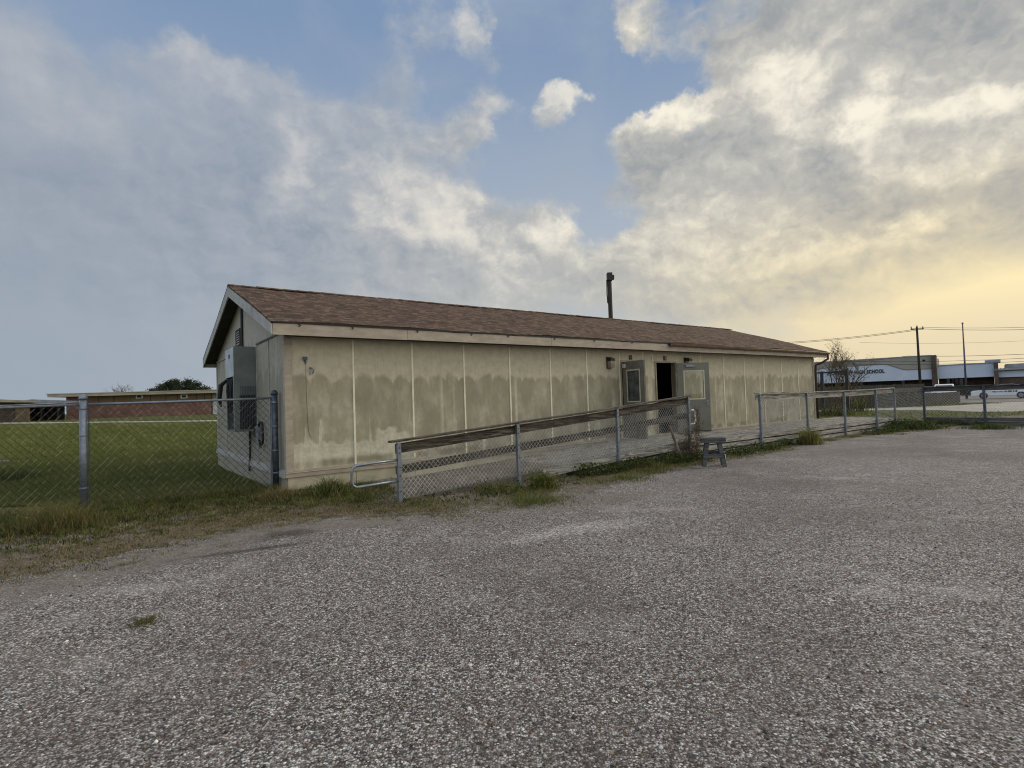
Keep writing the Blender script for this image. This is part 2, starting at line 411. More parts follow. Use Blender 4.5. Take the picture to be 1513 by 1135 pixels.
    c = n.mix(n.ss(g, .45, .72, 0., .55), c, sr(108, 102, 66))
    c = n.mix(n.ss(a, .4, .65, 0., .5), c, sr(60, 66, 36))
    n.set(b.inputs['Base Color'], c); b.inputs['Roughness'].default_value = .95; b.inputs['Specular IOR Level'].default_value = .05
    n.set(b.inputs['Normal'], n.bump(f, .8, .04)); M['lawn'] = m
    m, n, b = newmat('verge_soil'); p = P(n)
    f = n.noise(p, 16., 6, .7); g = n.noise(p, 2.2, 5, .65)
    c = n.mix(n.ss(f, .3, .7), sr(108, 98, 84), sr(72, 64, 53)); c = n.mix(n.ss(g, .45, .65, 0., .5), c, sr(84, 80, 52))
    vz = n.node('ShaderNodeTexVoronoi', feature='F1'); n.set(vz.inputs['Vector'], p); vz.inputs['Scale'].default_value = 85.; vr = n.sep(vz.outputs['Color'])
    c = n.mix(n.mul(n.ss(vr[0], .55, .75), n.ss(n.noise(p, 3.5, 4, .6), .35, .6)), c, sr(150, 142, 132)); c = n.mix(n.mul(n.ss(vr[1], .8, .9), .6), c, sr(50, 44, 38))
    n.set(b.inputs['Base Color'], c); b.inputs['Roughness'].default_value = .95; n.set(b.inputs['Normal'], n.bump(n.add(f, n.mul(vz.outputs['Distance'], -.5)), .8, .03)); M['soil'] = m
    # --- concrete road and far lot
    for nm, ca, cb_ in (('road_concrete', sr(158, 153, 143), sr(138, 133, 124)), ('far_asphalt', sr(112, 108, 102), sr(94, 91, 87)), ('path_concrete', sr(190, 184, 166), sr(165, 160, 145))):
        m, n, b = newmat(nm); p = P(n)
        c = n.mix(n.ss(n.noise(p, .5, 6, .65), .35, .65), ca, cb_); c = n.mix(n.ss(n.noise(n.vm('MULTIPLY', p, (1., 6., 1.)), .35, 4, .6), .5, .7, 0., .4), c, tuple(x*.6 for x in cb_))
        n.set(b.inputs['Base Color'], c); b.inputs['Roughness'].default_value = .9; M[nm] = m
    # --- brick
    def brick(name, a1, a2, mortar, axis):
        m, n, b = newmat(name); s = n.sep(OBJ(n))
        bk = n.node('ShaderNodeTexBrick'); n.set(bk.inputs['Vector'], n.comb(s[axis], s[2], 0.)); n.set(bk.inputs['Scale'], 1.)
        n.set(bk.inputs['Brick Width'], .32); n.set(bk.inputs['Row Height'], .12); n.set(bk.inputs['Mortar Size'], .010)
        bk.inputs['Color1'].default_value = a1+(1,); bk.inputs['Color2'].default_value = a2+(1,); bk.inputs['Mortar'].default_value = mortar+(1,)
        c = n.mix(n.ss(n.noise(OBJ(n), .8, 4, .6), .35, .7, 0., .35), bk.outputs['Color'], tuple(x*.5 for x in a2))
        n.set(b.inputs['Base Color'], c); b.inputs['Roughness'].default_value = .9; return m
    M['brickpink'] = brick('pink_brick', sr(136, 98, 86), sr(112, 78, 68), sr(134, 120, 108), 0)
    M['brickdark'] = brick('brown_brick', sr(92, 76, 66), sr(70, 58, 51), sr(92, 82, 74), 0)
    # --- blades and leaves coloured per blade
    for nm, trans in (('grass_blade', .35), ('leaf', .4)):
        m, n, b = newmat(nm); at_ = n.node('ShaderNodeAttribute'); at_.attribute_name = 'tint'
        b.inputs['Roughness'].default_value = .7; b.inputs['Specular IOR Level'].default_value = .15
        n.set(b.inputs['Base Color'], at_.outputs['Color'])
        tl = n.node('ShaderNodeBsdfTranslucent'); n.set(tl.inputs[0], at_.outputs['Color'])
        mx = n.node('ShaderNodeMixShader'); mx.inputs[0].default_value = trans
        n.l.new(b.outputs[0], mx.inputs[1]); n.l.new(tl.outputs[0], mx.inputs[2]); n.l.new(mx.outputs[0], n.n['Material Output'].inputs['Surface']); M[nm] = m
build_materials()

# ------------------------------------------------------------------ blades / leaves as one mesh
def mesh_arrays(name, V, Fq, tint, mat, parent=None, loc=None):
    """V (n,3), Fq (m,k) all same k; tint (n,3) per vertex"""
    me = bpy.data.meshes.new(name); n, (m, k) = len(V), Fq.shape
    me.vertices.add(n); me.vertices.foreach_set('co', V.astype(np.float32).ravel())
    me.loops.add(m*k); me.loops.foreach_set('vertex_index', Fq.astype(np.int32).ravel())
    me.polygons.add(m); me.polygons.foreach_set('loop_start', (np.arange(m)*k).astype(np.int32))
    me.update(calc_edges=True)
    a = me.color_attributes.new('tint', 'FLOAT_COLOR', 'POINT')
    a.data.foreach_set('color', np.c_[tint, np.ones(n)].astype(np.float32).ravel())
    me.materials.append(mat); me.validate()
    o = bpy.data.objects.new(name, me); col.objects.link(o)
    if loc is not None: o.location = loc
    if parent is not None: o.parent = parent
    return o
def blades(name, xyz, height, width, lean, colors, mat=None, parent=None, droop=.5, direction=None, percol=None):
    n = len(xyz); height = np.broadcast_to(height, n)*NR.uniform(.55, 1.25, n)
    a = NR.uniform(0, 2*pi, n) if direction is None else direction + NR.normal(0, .6, n)
    L = lean*NR.uniform(.2, 1.3, n)*height
    dx, dy = np.cos(a), np.sin(a); w = np.broadcast_to(width, n)*NR.uniform(.6, 1.3, n)
    fa = NR.uniform(0, 2*pi, n); wx, wy = np.cos(fa)*w/2, np.sin(fa)*w/2
    V = np.zeros((n, 5, 3)); B = xyz
    V[:, 0] = B + np.c_[-wx, -wy, -.01*np.ones(n)]; V[:, 1] = B + np.c_[wx, wy, -.01*np.ones(n)]
    mid = B + np.c_[dx*L*.35, dy*L*.35, height*.62]
    V[:, 2] = mid + np.c_[wx*.8, wy*.8, 0*wx]; V[:, 3] = mid - np.c_[wx*.8, wy*.8, 0*wx]
    V[:, 4] = B + np.c_[dx*L, dy*L, height*(1-droop*.5*lean*NR.uniform(.2, 1, n))]
    i = np.arange(n)[:, None]*5
    quads = i + np.array([[0, 1, 2, 3]]); tri = i + np.array([[3, 2, 4, 4]])
    tri3 = i + np.array([[3, 2, 4]])
    # build as triangles only
    F3 = np.concatenate([i + np.array([[0, 1, 2]]), i + np.array([[0, 2, 3]]), tri3])
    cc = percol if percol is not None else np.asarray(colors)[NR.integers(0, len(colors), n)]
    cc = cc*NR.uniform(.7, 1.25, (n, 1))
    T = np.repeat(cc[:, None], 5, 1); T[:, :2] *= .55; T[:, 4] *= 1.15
    return mesh_arrays(name, V.reshape(-1, 3), F3, T.reshape(-1, 3), mat or M['grass_blade'], parent)
def leaves(name, xyz, size, colors, mat=None, parent=None, flat=0.):
    n = len(xyz); s = np.broadcast_to(size, n)*NR.uniform(.6, 1.35, n)
    a = NR.normal(0, 1, (n, 3)); a[:, 2] *= (1-flat); a /= np.linalg.norm(a, axis=1)[:, None]+1e-9
    b = NR.normal(0, 1, (n, 3)); b[:, 2] *= (1-flat); b -= a*(a*b).sum(1)[:, None]; b /= np.linalg.norm(b, axis=1)[:, None]+1e-9
    a *= s[:, None]; b *= s[:, None]*.55
    V = np.stack([xyz-a*.5, xyz+b*.5, xyz+a*.5, xyz-b*.5], 1)
    i = np.arange(n)[:, None]*4
    C = np.asarray(colors); cc = C[NR.integers(0, len(C), n)]*NR.uniform(.65, 1.3, (n, 1))
    return mesh_arrays(name, V.reshape(-1, 3), i+np.array([[0, 1, 2, 3]]), np.repeat(cc, 4, 0), mat or M['leaf'], parent)

GREEN = [sr(90, 98, 48), sr(104, 108, 56), sr(74, 82, 42), sr(114, 112, 68)]
LUSH = [sr(66, 82, 40), sr(86, 98, 46), sr(52, 66, 34), sr(108, 114, 60)]
DRY = [sr(150, 136, 98), sr(124, 112, 76), sr(104, 98, 58), sr(92, 94, 50), sr(134, 116, 82)]
YEL = [sr(116, 116, 62), sr(98, 102, 50), sr(134, 128, 76), sr(82, 88, 44)]
DEEP = [sr(46, 58, 32), sr(58, 70, 38), sr(38, 48, 28), sr(76, 84, 46)]

# ------------------------------------------------------------------ setting: ground, lot, roads
def sheet(name, pts, z, mat, jitter=0., sub=.25):
    """flat sheet from an outline; long edges cut up and roughened"""
    out = []
    for i, p in enumerate(pts):
        q = pts[(i+1) % len(pts)]; d = sqrt((q[0]-p[0])**2+(q[1]-p[1])**2)
        k = max(1, int(d/sub)) if (jitter and d < 30) else 1
        for j in range(k):
            t = j/k; x = p[0]+(q[0]-p[0])*t; y = p[1]+(q[1]-p[1])*t
            if jitter and (j or 1): x += rnd.uniform(-jitter, jitter); y += rnd.uniform(-jitter, jitter)
            out.append((x, y, z))
    mb = MB(); mb.poly(out); return tag(mb.build(name, mat), kind='structure')

def build_ground():
    # polar grid reaching the horizon
    rad = [0, 1.5]; r = 2.5
    while r < 4000: rad.append(r); r *= 1.09 if r < 120 else 1.35
    na = 180; vs = [(0, 0, -.004)]; fs = []
    for r in rad[1:]:
        for j in range(na):
            a = 2*pi*j/na; x, y = r*sin(a), r*cos(a); vs.append((x, y, hz(x, y)-.004))
    for j in range(na): fs.append((0, 1+(j+1) % na, 1+j))
    for i in range(len(rad)-2):
        for j in range(na):
            a = 1+i*na+j; b = 1+i*na+(j+1) % na; fs.append((a, b, b+na, a+na))
    mb = MB(); mb.v = vs; mb.f = fs; tag(mb.build('ground', M['lawn'], smooth=True), kind='structure')
    # soil strip between grass and gravel, then the gravel lot
    soil = [(-13, 3.2), (-7.5, 6.4), (-5.9, 8.6), (-4.3, 9.3), (-3.6, 9.7)] + [tuple(bw(u, v)[:2]) for u, v in ((.1, -.25), (4., -.2), (8.5, -.3), (21, -.5), (23.3, .5), (30, -1.5), (36, -9), (20, -9), (1, -9))] + [(-4, 2), (-13, -2)]
    sheet('soil_verge', soil, .004, M['soil'], .1, .5)
    edge = [(-40, -3), (-14, 1.2), (-7.0, 3.6), (-5.0, 4.75), (-4.45, 5.6), (-3.95, 6.45), (-3.55, 7.1), (-2.9, 7.42), (-2.1, 7.55), (-1.5, 7.6), (-.9, 7.45), (-.2, 7.4), (.35, 7.85), (.95, 8.45),
            (1.6, 9.15), (2.0, 10.0), (2.6, 10.4), (3.3, 10.9), (4.1, 11.7), (5.0, 12.3), (6.2, 13.35), (7.6, 14.7), (9.3, 15.9), (11.3, 17.2), (13.2, 18.3), (15.1, 19.2), (16.3, 19.0), (17.2, 18.0), (18.6, 16.9), (21, 13.8), (60, -30), (60, -60), (-40, -60)]
    pts = []
    for i in range(len(edge)-1):
        p, q = edge[i], edge[i+1]; d = sqrt((q[0]-p[0])**2+(q[1]-p[1])**2); k = max(1, int(d/.09)) if d < 12 and i < 30 else 1
        for j in range(k):
            t = j/k; x = p[0]+(q[0]-p[0])*t; y = p[1]+(q[1]-p[1])*t
            if d < 12:
                nx, ny = -(q[1]-p[1])/d, (q[0]-p[0])/d; a = (.03 + .22*abs(sin(x*3.1+y*1.7)*sin(x*7.3)))*(sin(x*11.+y*7.)+rnd.uniform(-.5, .5))*min(1, 4*t*(1-t)+.15)
                x += nx*a; y += ny*a
            pts.append((x, y, .010))
    pts.append((edge[-1][0], edge[-1][1], .010))
    mb = MB(); mb.poly(pts); tag(mb.build('gravel_lot', M['gravel']), kind='structure')
    # concrete drive on the right, its near kerb, and the lot beyond
    sheet('road', [(20.6, 37.5), (22.7, 40.2), (27.3, 39.4), (33, 40.2), (38.5, 43.4), (44, 44.2), (90, 40), (90, 5), (40, 22), (33, 25.5), (27.2, 28.6), (25.6, 30.0), (26.2, 33.6), (24.8, 36.0)], .014, M['road_concrete'])
    sheet('far_parking_lot', [(36, 45.5), (44, 44.5), (70, 43), (160, 40), (160, 72), (20, 84), (20, 58)], .008, M['far_asphalt'])
    mb = MB(); a, b = ground_at(-120, 42), ground_at(340, 38.4)
    a.z, b.z = hz(a.x, a.y), hz(b.x, b.y)
    k = 24; w = Vector((0, .55, .02))
    for i in range(k):
        p, q = a.lerp(b, i/k), a.lerp(b, (i+1)/k); p.z = hz(p.x, p.y)+.03; q.z = hz(q.x, q.y)+.03
        p2, q2 = p+w, q+w; mb.hexa([p-Vector((0, 0, .1)), q-Vector((0, 0, .1)), q2-Vector((0, 0, .1)), p2-Vector((0, 0, .1)), p, q, q2, p2])
    tag(mb.build('path', M['path_concrete']), kind='structure')
build_ground()

# ------------------------------------------------------------------ the portable building
L, W_, RV = 19.56, 7.65, 3.66
OG, EF = .31, .37
EB, ET, RZ = 2.755, 3.0, 4.346        # fascia bottom, roof edge, ridge (above ground)
BT = .385                              # top of the skirting
D1, D2 = (8.60, 9.46), (10.05, 10.93)  # door openings
DH0, DH1 = .40, 2.45
def building():
    B = thing_b('portable_building', 'long beige portable classroom building with brown shingle gable roof and two open doors', 'building', 0, 0, 0)
    # walls
    w = MB(); T = .12; y0, y1 = 0, T
    for a, b in ((0, D1[0]), (D1[1], D2[0]), (D2[1], L)): w.box((a, y0, BT), (b, y1, EB+.02))
    for a, b in (D1, D2): w.box((a, y0, DH1), (b, y1, EB+.02)); w.box((a, y0, BT), (b, y1, DH0))
    w.build('wall', M['siding'], B)
    top = lambda v: min(ET + (v+EF)*(RZ-ET)/(RV+EF), ET + (W_+EF-v)*(RZ-ET)/(W_+EF-RV)) - .16
    for u0, u1 in ((0.003, T), (L-T, L-.003)):
        g = MB(); pts = [(u0, T, BT), (u0, T, top(T)), (u0, RV, top(RV)), (u0, W_-T, top(W_-T)), (u0, W_-T, BT)]
        g.prism(pts, (u1-u0, 0, 0)); g.build('wall', M['gable'], B)
    MB().box((0, W_-T, BT), (L, W_, EB+.1)).build('wall', M['siding'], B)
    MB().box((T, T, .30), (L-T, W_-T, .385)).build('floor', M['interior'], B)
    MB().box((T, 2.6, .385), (L-T, 2.68, 2.9)).build('inner_partition', M['interior'], B)
    MB().box((T, T, 2.62), (L-T, W_-T, 2.66)).build('ceiling', M['interior'], B)
    # battens over panel seams
    for u in [i*1.22 for i in range(1, 8)] + [i*1.22 for i in range(11, 16)]:
        wdt = .036
        MB().box((u-wdt/2, -.012, BT+.031), (u+wdt/2, -.0005, EB-.005)).build('batten', M['batten'], B)
    for u in (9.50, 9.90, 10.99, 12.2):
        MB().box((u-.014, -.012, 2.49), (u+.014, -.0005, EB-.005)).build('batten', M['batten'], B)
    # gable seams
    for v, h0, h1 in ((1.22, BT+.035, 2.84), (2.30, BT+.035, 2.84), (4.88, BT+.035, 2.84), (6.1, BT+.035, 2.84)):
        MB().box((-.014, v-.022, h0), (.002, v+.022, h1)).build('batten', M['rake'], B)
    MB().bar((-.012, .0, 2.865), (-.012, 2.3, 2.865), .02, .03).build('flashing', M['black'], B)
    MB().bar((-.012, 5.0, 2.875), (-.012, W_, 2.875), .02, .03).build('flashing', M['rake'], B)
    MB().tube([(-.03, 3.70, 2.5), (-.03, 3.70, 4.02)], .028, 8).build('conduit', M['black'], B)
    # corner boards, base trim, skirting
    MB().box((-.02, -.022, BT), (.11, -.001, EB-.003)).box((-.022, -.018, BT), (-.001, .09, EB+.08)).build('corner_trim', M['trim'], B)
    MB().box((L-.11, -.022, BT), (L+.02, -.001, EB-.003)).build('corner_trim', M['trim'], B)
    MB().box((-.022, W_-.09, BT), (-.001, W_+.01, EB)).build('corner_trim', M['rake'], B)
    MB().box((-.035, -.045, .295), (L+.03, -.002, BT-.003)).box((.112, -.028, BT), (L, -.001, BT+.03)).build('base_trim', M['trim'], B)
    MB().box((-.036, -.058, BT-.012), (L+.03, -.0455, BT-.002)).build('trim_ledge', M['winframe'], B)
    MB().box((-.055, .0, BT-.10), (.003, W_+.04, BT-.003)).box((-.02, .1, BT), (-.004, W_+.02, BT+.03)).build('base_trim', M['rake'], B)
    s = MB(); ps = [0, 1.22, 2.44, 3.66, 4.88, 6.1, 7.32, L]
    for a, b in zip(ps[:-1], ps[1:]): s.box((a+.006, -.02, -.02), (b-.006, .02, .292))
    s.build('skirting', M['skirt'], B)
    s = MB()
    for i in range(5):
        a, b = i*W_/5, (i+1)*W_/5
        s.hexa([(-.02, a+.006, -.005-.017*a), (.02, a+.006, -.005-.017*a), (.02, b-.006, -.005-.017*b), (-.02, b-.006, -.005-.017*b), (-.02, a+.006, BT-.103), (.02, a+.006, BT-.103), (.02, b-.006, BT-.103), (-.02, b-.006, BT-.103)])
    s.build('skirting', M['gable'], B)
    MB().box((.1, W_-.5, -.3), (.5, W_-.1, .2)).build('foundation_block', M['slab'], B)
    # roof
    r = MB(); th = .035; u0, u1 = -OG, L+.29; v0, v1 = -EF-.03, W_+EF+.03
    k1 = (RZ-ET)/(RV+EF); k2 = (RZ-ET)/(W_+EF-RV)
    N = 40
    def zr(u, v): # slight sag of the sheathing
        base = ET + (v+EF)*k1 if v <= RV else ET + (W_+EF-v)*k2
        return base + .012*sin(u*1.3+v) + .008*sin(u*3.7+v*2.1)
    for side in (0, 1):
        va, vb = (v0, RV) if side == 0 else (RV, v1); nv = 8
        for i in range(N):
            for j in range(nv):
                ua, ub = u0+(u1-u0)*i/N, u0+(u1-u0)*(i+1)/N; p, q = va+(vb-va)*j/nv, va+(vb-va)*(j+1)/nv
                r.poly([(ua, p, zr(ua, p)), (ub, p, zr(ub, p)), (ub, q, zr(ub, q)), (ua, q, zr(ua, q))])
    for i in range(N):   # drip edges front and back, then the two rakes
        ua, ub = u0+(u1-u0)*i/N, u0+(u1-u0)*(i+1)/N
        for v in (v0, v1): r.poly([(ua, v, zr(ua, v)-th), (ub, v, zr(ub, v)-th), (ub, v, zr(ub, v)), (ua, v, zr(ua, v))])
    for u in (u0, u1):
        for va, vb in ((v0, RV), (RV, v1)):
            for j in range(8):
                p, q = va+(vb-va)*j/8, va+(vb-va)*(j+1)/8
                r.poly([(u, p, zr(u, p)-th), (u, q, zr(u, q)-th), (u, q, zr(u, q)), (u, p, zr(u, p))])
    ro = r.build('roof', M['shingle'], B, smooth=False)
    rc = MB(); x = u0
    while x < u1-.05:
        e = min(x+.30, u1); hh = RZ+.012+rnd.uniform(0, .008)
        rc.hexa([(x, RV-.14, hh-.05), (e, RV-.14, hh-.056), (e, RV, hh-.006), (x, RV, hh), (x, RV-.14, hh-.035), (e, RV-.14, hh-.042), (e, RV, hh+.008), (x, RV, hh+.014)])
        rc.hexa([(x, RV, hh), (e, RV, hh-.006), (e, RV+.14, hh-.056), (x, RV+.14, hh-.05), (x, RV, hh+.014), (e, RV, hh+.008), (e, RV+.14, hh-.042), (x, RV+.14, hh-.035)])
        x += .30
    rc.build('ridge_cap', M['shingle'], B)
    # soffit decks
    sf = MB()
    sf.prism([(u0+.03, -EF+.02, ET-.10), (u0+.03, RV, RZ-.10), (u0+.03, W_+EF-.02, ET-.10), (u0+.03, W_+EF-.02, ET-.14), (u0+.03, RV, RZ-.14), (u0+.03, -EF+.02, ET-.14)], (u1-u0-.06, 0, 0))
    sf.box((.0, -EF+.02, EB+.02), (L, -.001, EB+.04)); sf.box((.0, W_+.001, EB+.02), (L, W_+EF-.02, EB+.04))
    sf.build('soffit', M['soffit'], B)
    # fascia: front boards in lengths, back board, four rakes
    x = u0+.03; ln = [2.45, 3.66, 3.66, 3.66, 3.66, 3.4]
    for l_ in ln:
        e = min(x+l_, u1)
        MB().box((x+.003, -EF-.022, EB+rnd.uniform(-.006, .004)), (e-.003, -EF, ET-.045)).build('fascia', M['trim'], B); x = e
        if x >= u1-.01: break
    MB().box((u0, W_+EF, EB), (u1, W_+EF+.022, ET-.045)).build('fascia', M['rake'], B)
    for uu in (u0, u1-.025):
        for pa, pb, ka in (((uu, -EF-.022, ET-.045), (uu, RV, RZ-.04), 1), ((uu, RV, RZ-.04), (uu, W_+EF+.022, ET-.045), 1)):
            h = .235 if pa[1] < 0 else .20
            m = MB(); m.prism([pa, pb, (pb[0], pb[1], pb[2]-(h if pb[1] > 7 else .22)), (pa[0], pa[1], pa[2]-(h-.04 if pa[1] < 0 else .22))], (.025, 0, 0))
            m.build('rake_board', M['rake'], B)
    MB().box((u0+.02, -EF-.036, ET-.05), (9.9, -EF-.024, ET-.028)).build('drip_edge', M['grille'], B)
    # bits of old gutter hardware on the fascia
    for u in (.12, 1.05, 2.35, 3.6, 4.55, 5.9, 7.2, 8.6):
        MB().tube([(u, -EF-.06, ET-.06), (u+.05, -EF-.024, ET-.07), (u+.02, -EF-.024, ET-.10)], .009, 6).build('gutter_hook', M['grille'], B)
    # gutter over the right half, and the downspout
    g = MB(); pr = []; R = .062
    for i in range(9):
        a = pi*i/8; pr.append((-EF-.024-R+R*cos(a), ET-.045-R*1.1*sin(a)))
    ga, gb = 10.15, L+.28
    for (p, q), (p2, q2) in zip(pr[:-1], pr[1:]):
        g.poly([(ga, p, q), (gb, p, q-.02), (gb, p2, q2-.02), (ga, p2, q2)])
        g.poly([(ga, p+.002, q+.003), (gb, p+.002, q-.017), (gb, p2+.002, q2-.017), (ga, p2+.002, q2+.003)])
    g.tube([(ga, pr[-1][0], pr[-1][1]), (gb, pr[-1][0], pr[-1][1]-.02)], .009, 6)
    gt = g.build('gutter', M['gutter'], B, smooth=True)
    MB().lathe([(.05, 0), (.055, .02), (.035, .024), (.02, .006)], (0, 0, 0), 14).build('gutter_end', M['grille'], B)
    e = bpy.data.objects['gutter_end']; e.rotation_euler = (0, radians(90), 0); e.location = (ga-.05, -EF-.09, ET-.065)
    ud = L+.10
    MB().tube([(ud+.1, -EF-.09, ET-.12), (ud+.1, -EF-.09, ET-.30), (ud+.02, -.22, ET-.46), (ud-.05, -.06, ET-.52), (ud-.06, -.055, ET-.75), (ud-.06, -.055, .42)], .042, 10).build('downspout', M['downspout'], B, smooth=True)
    # doors
    for (a, b) in (D1, D2):
        f = MB(); z0, z1, q = DH0, DH1, .045
        f.box((a-q, -.03, z0), (a, .14, z1+q)).box((b, -.03, z0), (b+q, .14, z1+q)).box((a, -.03, z1), (b, .14, z1+q)).box((a, -.02, z0-.02), (b, .12, z0+.015))
        f.build('door_frame', M['frame'], B)
    def door(hinge, direction, width, mat, glass, inner):
        """leaf from the hinge along 'direction' (angle in the building frame), local x along the leaf, y its near face"""
        d = MB(); t = .045; H = DH1-DH0-.02; wx0, wx1, wz0, wz1 = width*.20, width*.80, H*.47, H*.885
        if inner: wx0, wx1 = width*.20, width*.84
        for A, C_ in (((0, 0, 0), (wx0, t, H)), ((wx1, 0, 0), (width, t, H)), ((wx0, 0, 0), (wx1, t, wz0)), ((wx0, 0, wz1), (wx1, t, H))): d.box(A, C_)
        o = d.build('door', mat, B); o.location = (hinge[0], hinge[1], DH0+.012); o.rotation_euler = (0, 0, direction)
        q = .024; wf = MB()
        for yy in (-.006, t-.002):
            wf.box((wx0-.01, yy, wz0-.01), (wx0+q, yy+.008, wz1+.01)).box((wx1-q, yy, wz0-.01), (wx1+.01, yy+.008, wz1+.01)).box((wx0+q, yy, wz0-.01), (wx1-q, yy+.008, wz0+q)).box((wx0+q, yy, wz1-q), (wx1-q, yy+.008, wz1+.01))
        wf.build('window_frame', M['winframe'], o)
        MB().box((wx0+.002, t*.45, wz0+.002), (wx1-.002, t*.55, wz1-.002)).build('window_pane', glass, o)
        hd = MB(); hx, hzz = width-.07, H*.43
        for sgn, yb in ((-1, 0), (1, t)):
            hd.tube([(hx, yb, hzz), (hx, yb+sgn*.05, hzz)], .014, 8).tube([(hx+.01, yb+sgn*.052, hzz), (hx-.12, yb+sgn*.052, hzz)], .010, 8).box((hx-.03, yb-.004, hzz-.09), (hx+.03, yb+.004, hzz+.05))
        hd.build('handle', M['galv'], o)
        for z in (.25, H*.5, H-.25): MB().tube([(-.008, t/2, z-.05), (-.008, t/2, z+.05)], .012, 8).build('hinge', M['black'], o)
        return o, t, H
    o1, t, H = door((D1[0]+.01, -.045), radians(-100), .87, M['door_dirty'], M['dusty'], False)
    c1 = MB(); c1.box((.03, -.035, H-.16), (.14, -.001, H-.06)); c1.build('closer_bracket', M['white'], o1)
    MB().tube([(.73, -.05, .80), (.73, -.10, .80), (.72, -.10, .74), (.86, -.06, .76)], .012, 8).build('latch_lever', M['galv_dark'], o1)
    o2, t, H = door((D2[1]+.03, -.05), radians(-38), .93, M['door'], M['glass'], True)
    MB().box((.24, -.055, H-.12), (.50, -.001, H-.055)).build('closer_body', M['galv'], o2)
    MB().box((.26, -.012, .02), (.92, -.001, .035)).build('door_sweep', M['black'], o2)
    # number plaques and wall lamps
    for u, dg in ((8.99, '1'), (10.47, '2')):
        p = MB().box((u-.06, -.02, 2.52), (u+.06, -.001, 2.64)).build('number_plaque', M['black'], B)
        cu = bpy.data.curves.new('digit', 'FONT'); cu.body = dg; cu.size = .085; cu.align_x = 'CENTER'; cu.align_y = 'CENTER'; cu.extrude = .002
        tmp = bpy.data.objects.new('digit', cu); col.objects.link(tmp); me = bpy.data.meshes.new_from_object(tmp); bpy.data.objects.remove(tmp)
        me.materials.clear(); me.materials.append(M['batten']); t_ = bpy.data.objects.new('digit', me); col.objects.link(t_)
        t_.parent = p; t_.location = (u, -.023, 2.58); t_.rotation_euler = (radians(90), 0, 0)
    for u, h0, h1, d in ((8.13, 2.27, 2.57, .13), (11.45, 2.47, 2.62, .16)):
        q = MB().box((u-.085, -.03, h0), (u+.085, -.001, h1)).prism([(u-.08, -.03, h1-.11), (u-.08, -.03-d, h1-.11), (u-.08, -.03-d, h1-.05), (u-.08, -.03, h1)], (.16, 0, 0)).build('wall_lamp', M['black'], B)
        MB().box((u-.072, -.02-d, h0+.01 if d < .15 else h0), (u+.072, -.031, h1-.112)).build('lamp_lens', M['lens'], q)
    # small outlet fittings with a dangling cable on the first panel
    q = MB().box((.30, -.05, 2.36), (.37, -.001, 2.42)).box((.33, -.03, 2.30), (.355, -.001, 2.36)).build('outlet_fitting', M['galv_dark'], B)
    MB().tube([(.345, -.02, 2.3), (.345, -.015, 1.9), (.35, -.015, 1.6), (.36, -.012, 1.25), (.38, -.012, 1.05), (.42, -.012, .95)], .0028, 5).build('loose_cable', M['grille'], q)
    q = MB().tube([(.44, -.001, 2.22), (.44, -.05, 2.22), (.47, -.07, 2.18), (.45, -.05, 2.12)], .014, 7).tube([(.42, -.012, 2.09), (.42, -.012, 2.24)], .008, 6).build('cable_hook', M['galv'], B)
    # louvre vent in the gable
    vn = MB().box((-.03, 3.98, 3.02), (.001, 4.03, 3.42)).box((-.03, 4.47, 3.02), (.001, 4.52, 3.42)).box((-.03, 4.03, 3.38), (.001, 4.47, 3.42)).box((-.03, 4.03, 3.02), (.001, 4.47, 3.05)).build('vent', M['grille'], B)
    MB().box((-.004, 4.03, 3.05), (.0, 4.47, 3.38)).build('vent_opening', M['dark'], vn)
    lv = MB()
    for i in range(6): lv.hexa([(-.03, 4.03, 3.055+i*.056), (-.026, 4.03, 3.052+i*.056), (-.026, 4.47, 3.052+i*.056), (-.03, 4.47, 3.055+i*.056), (-.012, 4.03, 3.09+i*.056), (-.008, 4.03, 3.087+i*.056), (-.008, 4.47, 3.087+i*.056), (-.012, 4.47, 3.09+i*.056)])
    lv.build('louvres', M['rake'], vn)
    # wall-hung air conditioner
    ua, va, vb, ha, hb = -.43, 2.36, 3.32, 1.05, 2.82
    a = MB()
    a.box((ua, va, ha), (-.002, va+.02, hb)).box((ua, vb-.02, ha), (-.002, vb, hb)).box((ua, va+.02, hb-.02), (-.002, vb-.02, hb)).box((ua, va+.02, ha), (-.002, vb-.02, ha+.03))
    a.box((-.03, va+.02, ha+.03), (-.002, vb-.02, hb-.02))
    a.box((ua, va+.02, ha+.03), (ua+.02, va+.12, 2.2)).box((ua, vb-.08, ha+.03), (ua+.02, vb-.02, 2.2))
    ac = a.build('air_conditioner', M['acpaint'], B)
    MB().box((ua-.006, va+.012, 2.2), (ua+.02, vb-.012, hb-.012)).build('front_panel', M['aclight'], ac)
    MB().box((ua-.009, va+.40, 2.60), (ua-.006, va+.56, 2.68)).build('data_plate', M['grille'], ac)
    MB().box((ua+.12, va+.03, ha+.04), (-.05, vb-.03, 2.18)).build('coil_block', M['dark'], ac)
    g = MB().box((ua+.10, va-.008, ha+.05), (-.03, va-.001, 1.80))
    g.build('side_grille', M['grille'], ac)
    g = MB()
    for i in range(10): x = ua+.115+i*.031; g.box((x, va-.014, ha+.06), (x+.008, va-.009, 2.0))
    g.box((ua+.10, va-.013, 1.80), (-.03, va-.002, 1.815)).box((ua+.10, va-.013, 1.55), (-.03, va-.002, 1.565))
    g.build('grille_bars', M['galv_dark'], ac)
    fl = MB(); fl.tube([(ua-.01, vb-.1, 2.15), (ua-.10, vb+.02, 2.05), (ua-.13, vb+.05, 1.75), (ua-.10, vb+.04, 1.58)], [.03, .05, .045, .02], 8)
